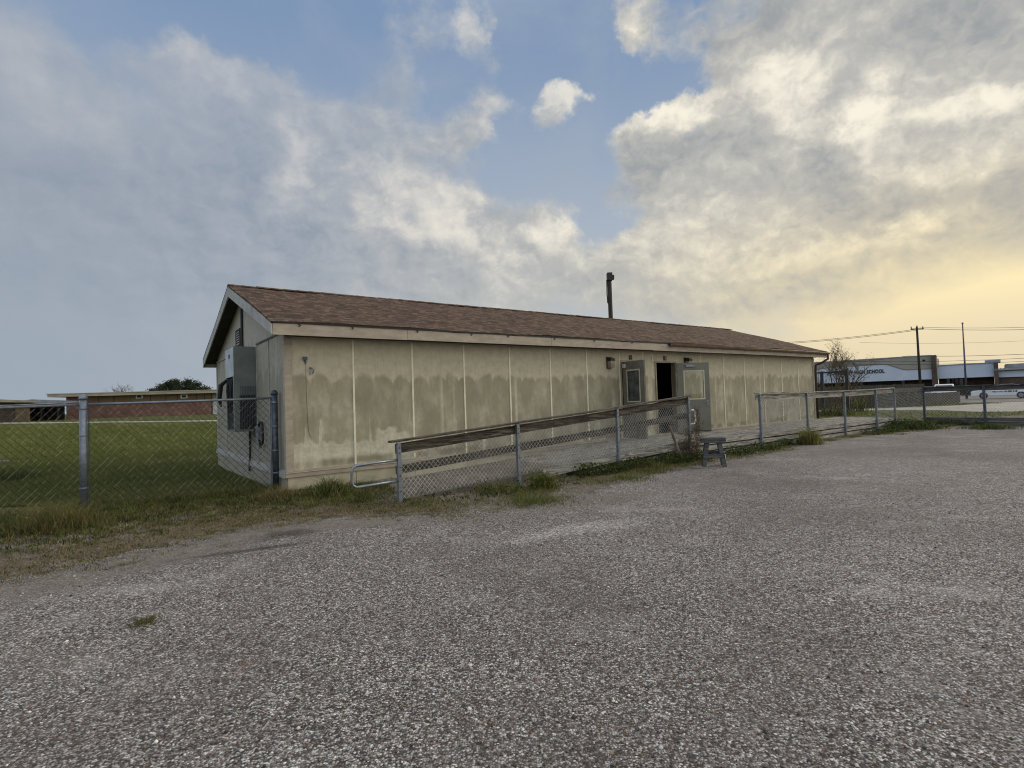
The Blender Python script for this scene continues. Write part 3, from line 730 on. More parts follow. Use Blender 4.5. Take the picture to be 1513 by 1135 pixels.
    for i in range(9):
        p = Vector((ua+.01, va+.2+i*.07, 2.17)); fl.tube([p, p+Vector((-.03+rnd.uniform(-.02, .02), rnd.uniform(-.05, .05), -.25)), p+Vector((rnd.uniform(-.04, .02), rnd.uniform(-.06, .06), -.45-rnd.random()*.4))], .012, 5)
    fl.build('torn_insulation', M['rubber'], ac)
    # drain streak cable, disconnect box and flexible conduit
    MB().tube([(-.02, 3.05, 1.05), (-.025, 3.04, .8), (-.035, 3.0, .5), (-.05, 2.98, .32), (-.06, 2.95, .16)], .022, 7).build('drain_hose', M['rubber'], B)
    bx_ = MB().box((-.11, 1.84, .88), (-.002, 2.02, 1.16)).build('disconnect_box', M['galv'], B, bevel=.008)
    MB().tube([(-.06, 1.9, 1.16), (-.06, 1.86, 1.24), (-.06, 1.66, 1.24), (-.06, 1.58, 1.12), (-.06, 1.58, .9), (-.06, 1.64, .80), (-.06, 1.80, .74), (-.06, 1.93, .88)], .022, 8).build('flexible_conduit', M['rubber'], bx_, smooth=True)
    MB().tube([(-.05, 2.36, 1.15), (-.06, 2.2, 1.0), (-.08, 2.12, .95), (-.06, 2.0, .98)], .03, 8).build('refrigerant_pipe', M['rubber'], B, smooth=True)
    return B
building()

# ------------------------------------------------------------------ deck and ramp
VF = -2.12      # front face of the deck
def hdeck(u):
    if u < .9: return .0
    if u < 8.2: return .012 + (u-.9)/(8.2-.9)*.385
    return .397
def deck():
    D = thing_b('wooden_deck', 'weathered grey plank walkway with an access ramp along the front of the building', 'deck', 8.2, -1.1)
    off = (8.2, -1.1, 0)
    # lower part of ramp: rough slab
    s = MB()
    s.hexa([(.9, VF, -.01), (4.6, VF, -.01), (4.6, -.2, -.01), (.9, -.2, -.01), (.9, VF, .012), (4.6, VF, hdeck(4.6)), (4.6, -.2, hdeck(4.6)), (.9, -.2, .012)])
    s.build('ramp_slab', M['slab'], D, off)
    p = MB(); v = VF+.01
    while v < -.22:
        w = .138; ua = 4.6
        # ramp planks, then walkway planks, in butted lengths
        segs = [(ua, 8.2)] ; x = 8.2 + rnd.uniform(.5, 3)
        last = 8.2
        while x < 20.9: segs.append((last, x)); last = x; x += rnd.uniform(2.4, 4.8)
        segs.append((last, 20.95))
        for a, b in segs:
            j = rnd.uniform(-.004, .004); ha, hb_ = hdeck(a+.001)+.035+j, hdeck(b-.001)+.035+j
            ha -= .035; hb_ -= .035
            p.hexa([(a+.002, v, ha-.035), (b-.002, v, hb_-.035), (b-.002, v+w, hb_-.035), (a+.002, v+w, ha-.035), (a+.002, v, ha), (b-.002, v, hb_), (b-.002, v+w, hb_), (a+.002, v+w, ha)])
        v += w+.014
    p.build('deck_planks', M['wood_deck'], D, off)
    # skirt boards: ramp (tapering) and three rows under the level deck
    def board(a, b, l0, l1, t0, t1, v=VF, th=.035, name='skirt_board'):
        m = MB(); m.hexa([(a, v-th, l0), (b, v-th, l1), (b, v, l1), (a, v, l0), (a, v-th, t0), (b, v-th, t1), (b, v, t1), (a, v, t0)])
        return m.build(name, M['wood'], D, off)
    board(4.0, 6.0, hdeck(4)-.12, hdeck(6)-.11, hdeck(4)+.03, hdeck(6)+.035)
    board(6.01, 8.5, hdeck(6)-.12, hdeck(8.5)-.13, hdeck(6)+.03, hdeck(8.5)+.03)
    board(5.2, 8.5, -.01, .0, .04, hdeck(8.5)-.15, v=VF+.012)
    x = 8.51
    for e in (11.55, 14.2, 16.7, 19.2, 20.95):
        r_ = rnd.uniform(-.006, .006)
        board(x, e-.008, .285+r_, .285-r_, .402, .404, th=.045); board(x, e-.008, .140, .138, .250, .247+r_, th=.028); board(x+.003, e-.01, -.02, -.02, .104, .100, th=.036)
        x = e
    MB().box((8.6, VF+.02, 0), (20.9, VF+.05, .34)).build('gap_shade_backing', M['rubber'], D, off)  # black backing added so the gaps between skirt boards read as shade
    MB().box((20.95, VF, 0), (20.985, -.05, .42)).build('skirt_board', M['wood'], D, off)
    MB().box((1.3, -.2, .0), (20.9, -.17, .10)).build('joist', M['wood'], D, off)
deck()

def clip_seg(p, q, poly):
    """Cyrus-Beck in 2-D, convex ccw poly"""
    t0, t1 = 0., 1.; d = (q[0]-p[0], q[1]-p[1])
    for i in range(len(poly)):
        a, b = poly[i], poly[(i+1) % len(poly)]; nx, ny = -(b[1]-a[1]), b[0]-a[0]
        den = nx*d[0]+ny*d[1]; num = nx*(p[0]-a[0])+ny*(p[1]-a[1])
        if abs(den) < 1e-12:
            if num < 0: return None
            continue
        t = -num/den
        if den > 0: t0 = max(t0, t)
        else: t1 = min(t1, t)
    if t0 >= t1: return None
    return (p[0]+d[0]*t0, p[1]+d[1]*t0), (p[0]+d[0]*t1, p[1]+d[1]*t1)
def chain_link(name, A, Bp, a0, a1, b0, b1, parent, off, pitch=.075, r=.0022, mats=('wire', 'wire'), bulge=.0):
    """diamond mesh between ground points A and Bp; a0,a1 = bottom/top height at A; b0,b1 at Bp"""
    A, Bp = Vector(A), Vector(Bp); Ld = (Bp-A).length; d = (Bp-A)/Ld; nrm = Vector((-d.y, d.x, 0))
    poly = [(0, a0), (Ld, b0), (Ld, b1), (0, a1)]; H = max(a1, b1)+.2; lo = min(a0, b0)-.1
    m = MB(); k = 1.12
    split = 0
    for fam, sg in enumerate((1, -1)):
        if fam: split = len(m.f)
        x = -H*2
        while x < Ld+H*2:
            p, q = (x, lo), (x+sg*(H-lo)/k, H)
            c = clip_seg(p, q, poly)
            if c:
                P0, P1 = c; ln = sqrt((P1[0]-P0[0])**2+(P1[1]-P0[1])**2)
                if ln > .02:
                    nseg = max(1, int(ln/ .5)); pts = []
                    for i in range(nseg+1):
                        t = i/nseg; s_, z = P0[0]+(P1[0]-P0[0])*t, P0[1]+(P1[1]-P0[1])*t
                        bl = bulge*sin(pi*s_/Ld)*sin(pi*min(1, max(0, (z-lo)/(H-lo)))) + .006*sin(s_*3.1+z*2)
                        pts.append(A + d*s_ + nrm*(sg*r*.9+bl) + Vector((0, 0, z)))
                    m.tube(pts, r, 4, cap=False)
            x += pitch
    # selvage knots along the top
    o = m.build(name, M[mats[0]], parent, off); o.data.materials.append(M[mats[-1]])
    o.data.polygons.foreach_set('material_index', [0]*split+[1]*(len(m.f)-split))
    return o

# ramp + deck railing
POSTS = [(1.1, -.02, .925), (3.4, .0, 1.085), (6.0, .0, 1.265), (8.43, .0, 1.455), (11.58, .0, 1.455), (14.2, .0, 1.44), (16.72, .0, 1.43), (19.25, .0, 1.445), (20.93, .0, 1.47)]
VP = -2.2
def railing():
    def post(R, off, u, v, h, side=-1, mat='galv'):
        m = MB(); w = .058
        m.box((u-w/2, v-.03, -.02), (u+w/2, v-.022, h)).box((u-w/2, v-.022, -.02), (u-w/2+.008, v+.03, h)).box((u+w/2-.008, v-.022, -.02), (u+w/2, v+.03, h))
        p = m.build('post', M[mat], R, off)
        MB().box((u-w/2+.008, v-.0, -.02), (u+w/2-.008, v+.028, h-.01)).build('post_core', M['galv_dark'], p, off)
        for z in (h-.08, h-.16, h-.38, h*.45, .18):
            MB().tube([(u, v-.030, z), (u, v-.036, z)], .011, 6).build('bolt', M['bolt'], p, off)
        return p
    R = thing_b('ramp_railing', 'sloping railing of wood boards and chain link up the access ramp, steel posts', 'railing', 1.1, VP)
    off = (1.1, VP, 0); ps = POSTS[:4]
    for u, _, h in ps: post(R, off, u, VP, h)
    for i, ((ua, _, ha), (ub, _, hb_)) in enumerate(zip(ps[:-1], ps[1:])):
        ea, eb = (ua-.13 if i == 0 else ua), (ub+.06 if i == 2 else ub)
        sl = (hb_-ha)/(ub-ua); za, zb = ha+.012+sl*(ea-ua), hb_+.012+sl*(eb-ub); sag = rnd.uniform(0, .01)
        m = MB(); m.hexa([(ea, VP-.045, za), (eb-.004, VP-.045, zb-sag), (eb-.004, VP+.105, zb-sag), (ea, VP+.105, za), (ea, VP-.045, za+.03), (eb-.004, VP-.045, zb+.03-sag), (eb-.004, VP+.105, zb+.03-sag), (ea, VP+.105, za+.03)])
        m.build('cap_board', M['wood_rail'], R, off)
        for nm, d0, d1 in (('top_board', .02, .17), ('middle_board', .36, .49)):
            if nm == 'middle_board' : vv = VP+.036
            else: vv = VP+.032
            m = MB(); m.hexa([(ua-.03, vv, ha-d1), (ub+.02, vv, hb_-d1), (ub+.02, vv+.036, hb_-d1), (ua-.03, vv+.036, ha-d1), (ua-.03, vv, ha-d0), (ub+.02, vv, hb_-d0), (ub+.02, vv+.036, hb_-d0), (ua-.03, vv+.036, ha-d0)])
            m.build(nm, M['wood_rail'], R, off)
        chain_link('chain_link', (ua+.03, VP+.012, 0), (ub-.03, VP+.012, 0), hdeck(ua)+.03, ha-.17, hdeck(ub)+.05, hb_-.17, R, off, pitch=.080, r=.0042)
    u0 = 1.1
    MB().tube([(u0-.03, VP, .665), (.55, VP-.01, .645), (.42, VP-.01, .64), (.365, VP-.01, .60), (.35, VP-.01, .54), (.35, VP-.01, .42), (.365, VP-.01, .355), (.42, VP-.01, .32), (.55, VP-.01, .325), (u0-.03, VP, .345)], .021, 10).build('end_loop', M['galv'], R, off, smooth=True)
    MB().tube([(8.46, VP, 1.14), (8.62, VP-.0, 1.14), (8.67, VP, 1.10), (8.68, VP, 1.05), (8.68, VP, .92), (8.67, VP, .86), (8.62, VP, .82), (8.46, VP, .82)], .020, 10).build('end_loop', M['white'], R, off, smooth=True)
    # level railing
    R = thing_b('deck_railing', 'level weathered wood railing on steel posts along the right part of the plank walkway', 'railing', 11.58, VP)
    off = (11.58, VP, 0); ps = POSTS[4:]
    for u, _, h in ps: post(R, off, u, VP, h)
    for i, ((ua, _, ha), (ub, _, hb_)) in enumerate(zip(ps[:-1], ps[1:])):
        ea = ua-.12 if i == 0 else ua
        m = MB(); m.bar((ea, VP+.03, ha+.028), (ub-.006, VP+.03, hb_+.028), .15, .032); m.build('cap_board', M['wood'], R, off)
        m = MB(); m.hexa([(ea, VP+.032, ha-.16), (ub-.004, VP+.032, hb_-.15), (ub-.004, VP+.068, hb_-.15), (ea, VP+.068, ha-.16), (ea, VP+.032, ha), (ub-.004, VP+.032, hb_), (ub-.004, VP+.068, hb_), (ea, VP+.068, ha)])
        m.build('top_board', M['wood'], R, off)
        if i == 0: chain_link('chain_link', (ua+.03, VP+.012, 0), (ub-.03, VP+.012, 0), .45, ha-.16, .45, hb_-.15, R, off, pitch=.085, r=.0040)
        if i == 3: chain_link('chain_link', (ua+.03, VP+.012, 0), (ub-.03, VP+.012, 0), .45, ha-.16, .45, hb_-.15, R, off, pitch=.10, r=.0026)
    # far fence: turns the corner and runs to the right
    R = thing_b('board_fence', 'dark board and wire fence on steel posts running right from the deck corner', 'fence', 23.4, -2.38)
    off = (23.4, -2.38, 0); UU = 23.4
    vs = [-2.38, -4.23, -6.1, -7.9, -9.7]
    for v in vs:
        m = MB(); m.box((UU-.045, v-.04, -.02), (UU+.04, v+.04, 1.475)); p = m.build('post', M['galv_dark'], R, off, bevel=.01)
        for z in (1.38, 1.2, .9, .6, .3): MB().box((UU-.05, v-.012, z), (UU-.0455, v+.012, z+.024)).build('bolt', M['bolt'], p, off)
    for va, vb in zip(vs[:-1], vs[1:]):
        MB().box((UU+.042, vb+.003, 1.30), (UU+.08, va, 1.475)).build('top_board', M['wood_y'], R, off)
        MB().box((UU-.085, vb+.003, 1.478), (UU+.09, va, 1.505)).build('cap_board', M['wood_y'], R, off)
        for z0, z1 in ((.155, .30), (-.02, .148)): MB().box((UU+.042, vb+.004, z0), (UU+.082, va-.002, z1)).build('base_board', M['wood_y'], R, off)
        chain_link('chain_link', (UU+.02, va, 0), (UU+.02, vb, 0), .28, 1.30, .28, 1.30, R, off, pitch=.10, r=.0028)
    # link panel between the deck corner and this fence
    A, Bq = Vector((20.98, VP+.05, 0)), Vector((UU-.05, -2.36, 0))
    MB().bar(A+Vector((0, 0, 1.40)), Bq+Vector((0, 0, 1.40)), .036, .16).build('top_board', M['wood_y'], R, off)
    chain_link('chain_link', A, Bq, .2, 1.32, .2, 1.32, R, off, pitch=.10, r=.0026)
railing()

# ------------------------------------------------------------------ chain link fence at the left
def left_fence():
    R = thing_b('chain_link_fence', 'tall galvanised chain link fence with round steel posts beside the lawn', 'fence', -2.82, .9)
    off = (-2.82, .9, 0); VV = .9
    a, b, c = (-.115, .42), (-2.82, .9), (-7.4, 1.0)
    def rp(u, v, r, h, mat, cap=True):
        p = MB().tube([(u, v, -.1), (u, v, h)], r, 18).build('post', M[mat], R, off, smooth=True)
        MB().lathe([(r*1.12, 0), (r*1.15, .03), (r*1.0, .05), (r*.7, .075), (r*.25, .088)], (u, v, h-.03), 18).build('post_cap', M[mat], p, off, smooth=True)
        for z in (h-.18, h*.66, h*.42, .35):
            MB().lathe([(r*1.10, 0), (r*1.13, .004), (r*1.13, .02), (r*1.10, .024)], (u, v, z), 18).build('tension_band', M['galv'], p, off)
        return p
    rp(a[0]+.02, a[1], .055, 1.79, 'galv_dark'); rp(b[0], b[1], .052, 1.78, 'galv'); rp(c[0], c[1], .05, 1.74, 'galv')
    MB().tube([(a[0]-.06, a[1], .02), (a[0]-.06, a[1], 1.70)], .016, 8).build('tension_bar', M['galv'], R, off)
    MB().tube([(b[0]+.07, b[1]-.01, .02), (b[0]+.07, b[1]-.01, 1.66)], .008, 8).build('tension_bar', M['galv_dark'], R, off)
    MB().tube([(b[0]+.05, b[1], 1.675), (-1.4, (a[1]+b[1])/2, 1.682), (a[0]-.03, a[1], 1.70)], .021, 10).build('top_rail', M['galv'], R, off, smooth=True)
    MB().tube([(b[0]-.05, b[1], 1.675), (-3.9, .92, 1.655), (-5.5, .96, 1.63), (c[0], c[1], 1.64)], .02, 10).build('top_rail', M['galv'], R, off, smooth=True)
    MB().tube([(b[0]-.05, b[1]-.03, 1.71), (-3.6, .88, 1.69), (c[0], c[1]-.03, 1.69)], .009, 8).build('top_wire', M['galv'], R, off, smooth=True)
    chain_link('chain_link', (b[0]+.06, b[1], 0), (a[0]-.06, a[1], 0), .02, 1.67, -.02, 1.69, R, off, pitch=.10, r=.0032, mats=('wire_glint', 'wire_dark'), bulge=.03)
    chain_link('chain_link', (c[0], c[1], 0), (b[0]-.05, b[1], 0), .02, 1.63, .02, 1.66, R, off, pitch=.10, r=.0030, mats=('wire_glint', 'wire_dark'), bulge=.04)
    MB().tube([(a[0]-.06, a[1], .06), (b[0], b[1], .08), (c[0], c[1], .06)], .003, 5).build('bottom_wire', M['wire_dark'], R, off)
left_fence()

# ------------------------------------------------------------------ sawhorse, stake, bench
def sawhorse():
    base = (4.16, 11.38, 0)
    S = thing('sawhorse', 'small grey painted wooden sawhorse standing on the gravel before the deck', 'sawhorse', base, radians(-15))
    X = .235
    MB().box((-X-.01, -.16, .585), (X+.02, .15, .592)).build('pad', M['black'], S)
    MB().box((-X-.005, -.155, .50), (X+.005, -.115, .585)).build('top_apron', M['wood_grey'], S, bevel=.004)
    MB().box((-X, -.113, .545), (X, .11, .585)).build('top_board', M['wood_grey'], S, bevel=.004)
    MB().box((-X-.005, .112, .50), (X+.005, .15, .585)).build('top_apron', M['wood_grey'], S, bevel=.004)
    for sx in (-1, 1):
        for sy in (-1, 1):
            MB().bar((sx*.115, sy*.09, .54), (sx*.20, sy*.16, 0), .085, .04, up=(0, sy, .4)).build('leg', M['wood_grey'], S, bevel=.003)
    MB().bar((-.20, -.155, .235), (.19, -.155, .235), .035, .075).build('stretcher', M['wood_grey'], S)
    MB().bar((-.18, .15, .27), (.18, .15, .27), .035, .075).build('stretcher', M['wood_grey'], S)
    for sx in (-1, 1): MB().bar((sx*.185, -.13, .235), (sx*.185, .13, .25), .035, .075).build('side_rail', M['wood_grey'], S)
    MB().bar((.215, -.19, .225), (.215, -.11, .23), .012, .08).build('broken_end', M['white'], S)
sawhorse()
def stake():
    p, q = bw(7.86, -2.42), bw(7.62, -2.26)
    o = MB()
    d = Vector((q.x-p.x, q.y-p.y, .86)); b = Vector((0, 0, -.03))
    o.bar(b, b+d, .05, .03, up=(CB, SB, 0))
    ob = o.build('wooden_stake', M['stake']); ob.location = p
    tag(ob, 'thin wooden stake leaning against the ramp railing beside dead brush', 'stake')
stake()
def bench():
    p = at(2, 712, 12.6); p.z = hz(p.x, p.y)
    S = thing('bench', 'low grey plank bench on the lawn behind the fence, cut by the left edge', 'bench', p, .1)
    for i in range(3): MB().box((-1.7, -.17+i*.12, .40), (.05, -.06+i*.12, .44)).build('seat_plank', M['wood'], S)
    for x in (-1.45, -.2):
        for y in (-.12, .12): MB().box((x-.04, y-.04, -.02), (x+.04, y+.04, .40)).build('leg', M['wood_rail'], S)
    MB().box((-1.45, -.02, .15), (-.2, .02, .22)).build('stretcher', M['wood_rail'], S)
bench()

# ------------------------------------------------------------------ poles and wires
def black_pole():
    p = at(907, 590, 23.); p.z = 0
    S = thing('wooden_pole', 'dark wooden pole with a box at its top standing behind the building', 'pole', p)
    H = 1.535 + (585-402)/801*23
    MB().tube([(0, 0, 0), (0, 0, H)], [.105, .09], 12).build('pole_shaft', M['pole'], S, smooth=True)
    q = MB().box((-.10, -.14, H-.34), (.12, .12, H-.0)).box((.12, -.1, H-.30), (.20, .05, H-.10)).build('top_box', M['black'], S, bevel=.02)
    MB().tube([(-.11, -.03, H-1.3), (-.13, -.05, H-.9), (-.12, -.05, H-.3)], .025, 6).build('cable', M['black'], S)
black_pole()
def util_pole():
    p = at(1361, 590, 60.); p.z = 0
    S = thing('utility_pole', 'tall dark wooden utility pole with short crossarm before the school', 'pole', p, .1)
    H = 1.535 + (571-483)/801*60; 
    MB().tube([(0, 0, 0), (-.05, 0, H)], [.15, .10], 10).build('pole_shaft', M['pole'], S, smooth=True)
    MB().box((-.75, -.06, H-.32), (.75, .06, H-.2)).build('crossarm', M['pole'], S)
    for x in (-.7, 0, .7): MB().tube([(x-.03, 0, H-.2 if x else H), (x-.03, 0, H+.02 if x else H+.14)], .05, 8).build('insulator', M['galv_dark'], S)
    return H
UPH = util_pole()
def flagpole():
    p = at(1428.5, 590, 58.); p.z = 0
    S = thing('flagpole', 'slender bare flagpole rising in front of the white banded school', 'flagpole', p)
    H = 1.535 + (569-479)/801*58
    MB().tube([(0, 0, 0), (0, 0, H)], [.11, .055], 10).build('pole_shaft', M['galv_dark'], S, smooth=True)
    MB().lathe([(.02, 0), (.09, .05), (.1, .1), (.08, .15), (.02, .18)], (0, 0, H-.02), 10).build('finial', M['gutter'], S, smooth=True)
flagpole()
def wires():
    sp = [((1358, 486, 60), (1120, 508, 75), 'upper power line running left from the utility pole to behind the roof'),
          ((1355, 488, 60), (1120, 509.6, 75), 'lower power line running left from the utility pole to behind the roof'),
          ((1358, 483.5, 60), (1600, 480, 55), 'topmost thin power line running right from the utility pole'),
          ((1361, 486, 60), (1600, 484, 55), 'thick second power line running right from the utility pole'),
          ((1270, 506, 95), (1600, 498, 95), 'faint power line high above the school roof behind the flagpole'),
          ((1340, 526, 62), (1600, 518, 58), 'power line just above the school roof'),
          ((1200, 537, 80), (1340, 526, 62), 'thin power line passing before the school sign top'),
          ((1250, 534, 70), (1600, 524, 62), 'second power line just above the school roof'),
          ((1250, 538, 72), (1600, 529, 62), 'lowest power line grazing the school roof')]
    for (a, b, lab) in sp:
        A, Bq = at(*a), at(*b); m = MB(); pts = []
        for i in range(17):
            t = i/16; q = A.lerp(Bq, t); q.z -= .35*4*t*(1-t)*((Bq-A).length/25); pts.append(q-A)
        o = m.tube(pts, .022 if 'faint' not in lab and 'thin' not in lab else .016, 4).build('power_line', M['black']); o.location = A
        tag(o, lab, 'power line', 'power lines on the right')
wires()

# ------------------------------------------------------------------ school across the road
def school():
    A = at(1195, 570, 90.); Bq = at(1384, 570, 79.); A.z = Bq.z = 0
    d = (Bq-A).normalized(); ang = atan2(d.y, d.x)
    def on(px, py):
        r = Vector(ray(px, py)); nn = Vector((-d.y, d.x, 0)); t = nn.dot(A-Vector((0, 0, CAMH)))/nn.dot(r)
        q = Vector((0, 0, CAMH))+r*t; return (q-A).dot(d), q.z
    S = thing('school_building', 'long brick school with white curved band lettered high school across the road', 'building', A, ang)
    sx = lambda px: on(px, 570)[0]
    e0, e1 = sx(1378), sx(1385.5); ztop = on(1380, 525.5)[1]; z0w = on(1350, 561.5)[1]
    zc_hi = on(1290, 539.6)[1]; zc_lo = on(1360, 546.)[1]
    xs = -14.
    # main tan block
    MB().box((xs, .0, zc_lo-.3), (e0, 18, ztop)).build('wall', M['schooltan'], S)
    MB().box((xs, -.05, ztop), (e0, 18.2, ztop+.14)).build('coping', M['tin'], S)
    # white band with its curved top edge
    c0, c1, c2 = sx(1306), sx(1324), sx(1343.5); pts = [(xs, -.25, z0w), (e0-.01, -.25, z0w), (e0-.01, -.25, zc_lo)]
    for i in range(11):
        t = i/10; x = c2+(c0-c2)*t; z = zc_lo + (zc_hi-zc_lo)*(t*t*(3-2*t)); pts.append((x, -.25, z))
    left = [(sx(1240)-2*t, -.25, zc_hi) for t in (0,)]
    pts += left + [(sx(1215), -.25, zc_hi-.15), (sx(1200), -.25, (zc_lo+zc_hi)/2), (xs, -.25, zc_lo)]
    MB().prism(pts, (0, .235, 0)).build('fascia_band', M['schoolwhite'], S)
    rim = MB(); tp = pts[2:]
    for p, q in zip(tp[:-1], tp[1:]): rim.bar((p[0], -.27, p[2]+.03), (q[0], -.27, q[2]+.03), .08, .09)
    rim.build('band_edge', M['gutter'], S)
    MB().box((xs, 3.2, 0), (e0, 3.4, zc_lo)).build('wall', M['brickdark'], S)
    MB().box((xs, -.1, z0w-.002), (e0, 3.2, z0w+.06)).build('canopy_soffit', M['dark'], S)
    MB().box((e0, -.7, 0), (e1, 1.5, ztop+.05)).build('brick_pier', M['brickdark'], S)
    for i in range(-2, 5): MB().box((2+i*5.3, -.2, 0), (2.35+i*5.3, .12, z0w)).build('canopy_post', M['black'], S)
    MB().box((sx(1365), -.06, ztop-.75), (sx(1369), -.001, ztop-.5)).build('wall_vent', M['dark'], S)
    # second block
    f0, f1 = sx(1470), sx(1476.5); zt2 = on(1430, 538.5)[1]; zb2 = on(1430, 558.)[1]
    MB().box((e1, .4, zb2), (f0, 1., zt2)).build('fascia_band', M['schoolwhite'], S)
    MB().box((e1, .3, zt2), (f0, 16, zt2+.12)).build('coping', M['tin'], S)
    MB().box((e1, 3.0, 0), (f0, 3.2, zt2)).build('wall', M['brickdark'], S)
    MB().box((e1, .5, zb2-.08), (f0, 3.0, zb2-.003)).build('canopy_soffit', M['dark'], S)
    wz = MB()
    for px in (1403, 1410, 1417): wz.box((sx(px), 2.96, 1.2), (sx(px+5), 2.999, 2.7))
    wz.build('window', M['carglass'], S)
    MB().box((f0, -.3, 0), (f1, 1.4, zt2+.05)).build('brick_pier', M['brickdark'], S)
    MB().box((sx(1457), 2, zt2+.12), (sx(1481), 6, zt2+.5)).build('roof_unit', M['tin'], S)
    # third block
    zr0, zr1, zr2, zr3 = [on(1495, y)[1] for y in (557, 548, 546.5, 537)]; g1 = sx(1640)
    MB().box((f1, .35, zr0), (g1, .6, zr1)).build('fascia_band', M['schoolwhite'], S)
    MB().box((f1, .6, 0), (g1, .9, zr1)).build('wall', M['brickdark'], S)
    rr = MB(); rr.box((f1-.6, -.3, zr2), (g1, 9, zr2+.25))
    for i in range(90): x = f1-.5+i*.35; rr.box((x, .1, zr2+.25), (x+.1, 8.8, zr2+.32))
    rr.box((f1+.8, 2, zr2+.32), (g1, 9, zr3)); rr.build('metal_roof', M['tin'], S)
    # sign lettering
    xa, za = on(1223, 549.5); xb, zb_ = on(1307, 549.5)
    cu = bpy.data.curves.new('sign_letters', 'FONT'); cu.body = 'FLOUR BLUFF HIGH SCHOOL'; cu.size = 1.0; cu.space_character = 1.15; cu.extrude = .04; cu.offset = .03
    tmp = bpy.data.objects.new('tmp', cu); col.objects.link(tmp); me = bpy.data.meshes.new_from_object(tmp); bpy.data.objects.remove(tmp)
    me.materials.clear(); me.materials.append(M['letters']); xsv = [v.co.x for v in me.vertices]; wdt = max(xsv)-min(xsv)
    zv = max(v.co.y for v in me.vertices)
    t = bpy.data.objects.new('sign_letters', me); col.objects.link(t); t.parent = S
    tw = xb-xa; th_ = on(1293, 546.5)[1]-on(1293, 552.)[1]
    t.scale = (tw/wdt, th_/zv, 1); t.location = (xa, -.30, on(1290, 551.6)[1]); t.rotation_euler = (radians(90), 0, 0)
school()

# ------------------------------------------------------------------ buildings at the left
def left_buildings():
    A = at(120, 590, 56.); Bq = at(330, 590, 59.); A.z = Bq.z = 0
    g = 1.0; d = (Bq-A).normalized(); ang = atan2(d.y, d.x)
    def on(px, py):
        r = Vector(ray(px, py)); nn = Vector((-d.y, d.x, 0)); t = nn.dot(A-Vector((0, 0, CAMH)))/nn.dot(r)
        q = Vector((0, 0, CAMH))+r*t; return (q-A).dot(d), q.z
    x0 = on(98, 600)[0]; x1 = on(312, 600)[0]; ztop = on(200, 580)[1]; zb = on(200, 594.5)[1]; zr = on(200, 584)[1]
    S = thing('brick_building', 'low brick school wing with pale flat roof edge beyond the lawn', 'building', A+Vector((0, 0, .7)), ang)
    off = (0, 0, .7)
    MB().box((x0, 0, .7), (x1, 8, zb)).build('wall', M['brickpink'], S, off)
    MB().box((x0+.01, .03, zb), (x1-.01, 7.9, zr)).build('upper_wall', M['tancladding'], S, off)
    MB().box((x0, -.02, zb), (x0+1.6, .05, zr)).build('wall_end', M['brickpink'], S, off)
    MB().box((x0-1.2, -.9, zr+.002), (x1+6, 9, ztop)).build('roof', M['roofedge'], S, off)
    MB().box((x0-1.3, -.95, ztop), (x1+6, 9.1, ztop+.07)).build('roof_coping', M['rake'], S, off)
    for px in (206.5, 272.5):
        xa, za = on(px-5, 589); xb = on(px+5, 589)[0]; zc = on(px, 586.)[1]
        w = MB().box((xa, -.12, zc-.2), (xb, .03, zc+.2)).build('window_unit', M['white'], S, off)
        MB().box((xa+.12, -.13, zc-.12), (xb-.12, -.121, zc+.12)).build('unit_grille', M['grille'], w, off)
    sm = MB()
    for px in (145, 168, 192, 222, 245, 262, 290, 302): x = on(px, 590)[0]; sm.box((x-.02, .0, zb+.01), (x+.02, .028, zr-.01))
    sm.build('panel_joint', M['rubber'], S, off)
    MB().box((x1, .4, .7), (x1+6, 7, zr)).build('wall', M['roofedge'], S, off)
    MB().box((on(313, 600)[0], .3, .7), (on(322, 600)[0], .39, zr-.6)).build('door', M['white'], S, off)
    # nearer wing with angled eave, at the far left
    p = at(0, 600, 46.); p.z = .6
    S = thing('brick_wing', 'brown brick wing with a wide pale eave at the far left beyond the lawn', 'building', p, radians(4))
    k = 46/801.
    def sk(x0, x1, y0, y1, z0, z1, z0b=None, z1b=None):
        q = lambda x, y, z: (x-1.0*y, y, z)
        z0b = z0 if z0b is None else z0b; z1b = z1 if z1b is None else z1b
        return [q(x0, y0, z0), q(x1, y0, z0b), q(x1, y1, z0b), q(x0, y1, z0), q(x0, y0, z1), q(x1, y0, z1b), q(x1, y1, z1b), q(x0, y1, z1)]
    MB().hexa(sk(-6, 20*k, 0, 6, 0, 2.2)).build('wall', M['brickdark'], S)
    MB().hexa(sk(20*k, 42*k, .1, 6, 0, 2.2)).build('end_wall', M['tancladding'], S)
    m = MB(); m.hexa(sk(-8, 47*k, -.8, 6, 2.45, 2.95, 1.98, 2.12)); m.build('eave', M['roofedge'], S)
    m = MB(); m.hexa(sk(42*k, 112*k, .3, 7, 1.90, 2.0)); m.hexa(sk(46*k, 112*k, .6, 7, 2.002, 2.3, 2.002, 2.04)); m.build('walkway_canopy', M['tin'], S)
    MB().hexa(sk(42*k, 118*k, 5.5, 5.7, 0, 1.9)).build('recessed_wall', M['rubber'], S)
    for x in (60, 84): MB().hexa(sk(x*k-.05, x*k+.05, .5, .6, 0, 1.9)).build('canopy_post', M['black'], S)
left_buildings()

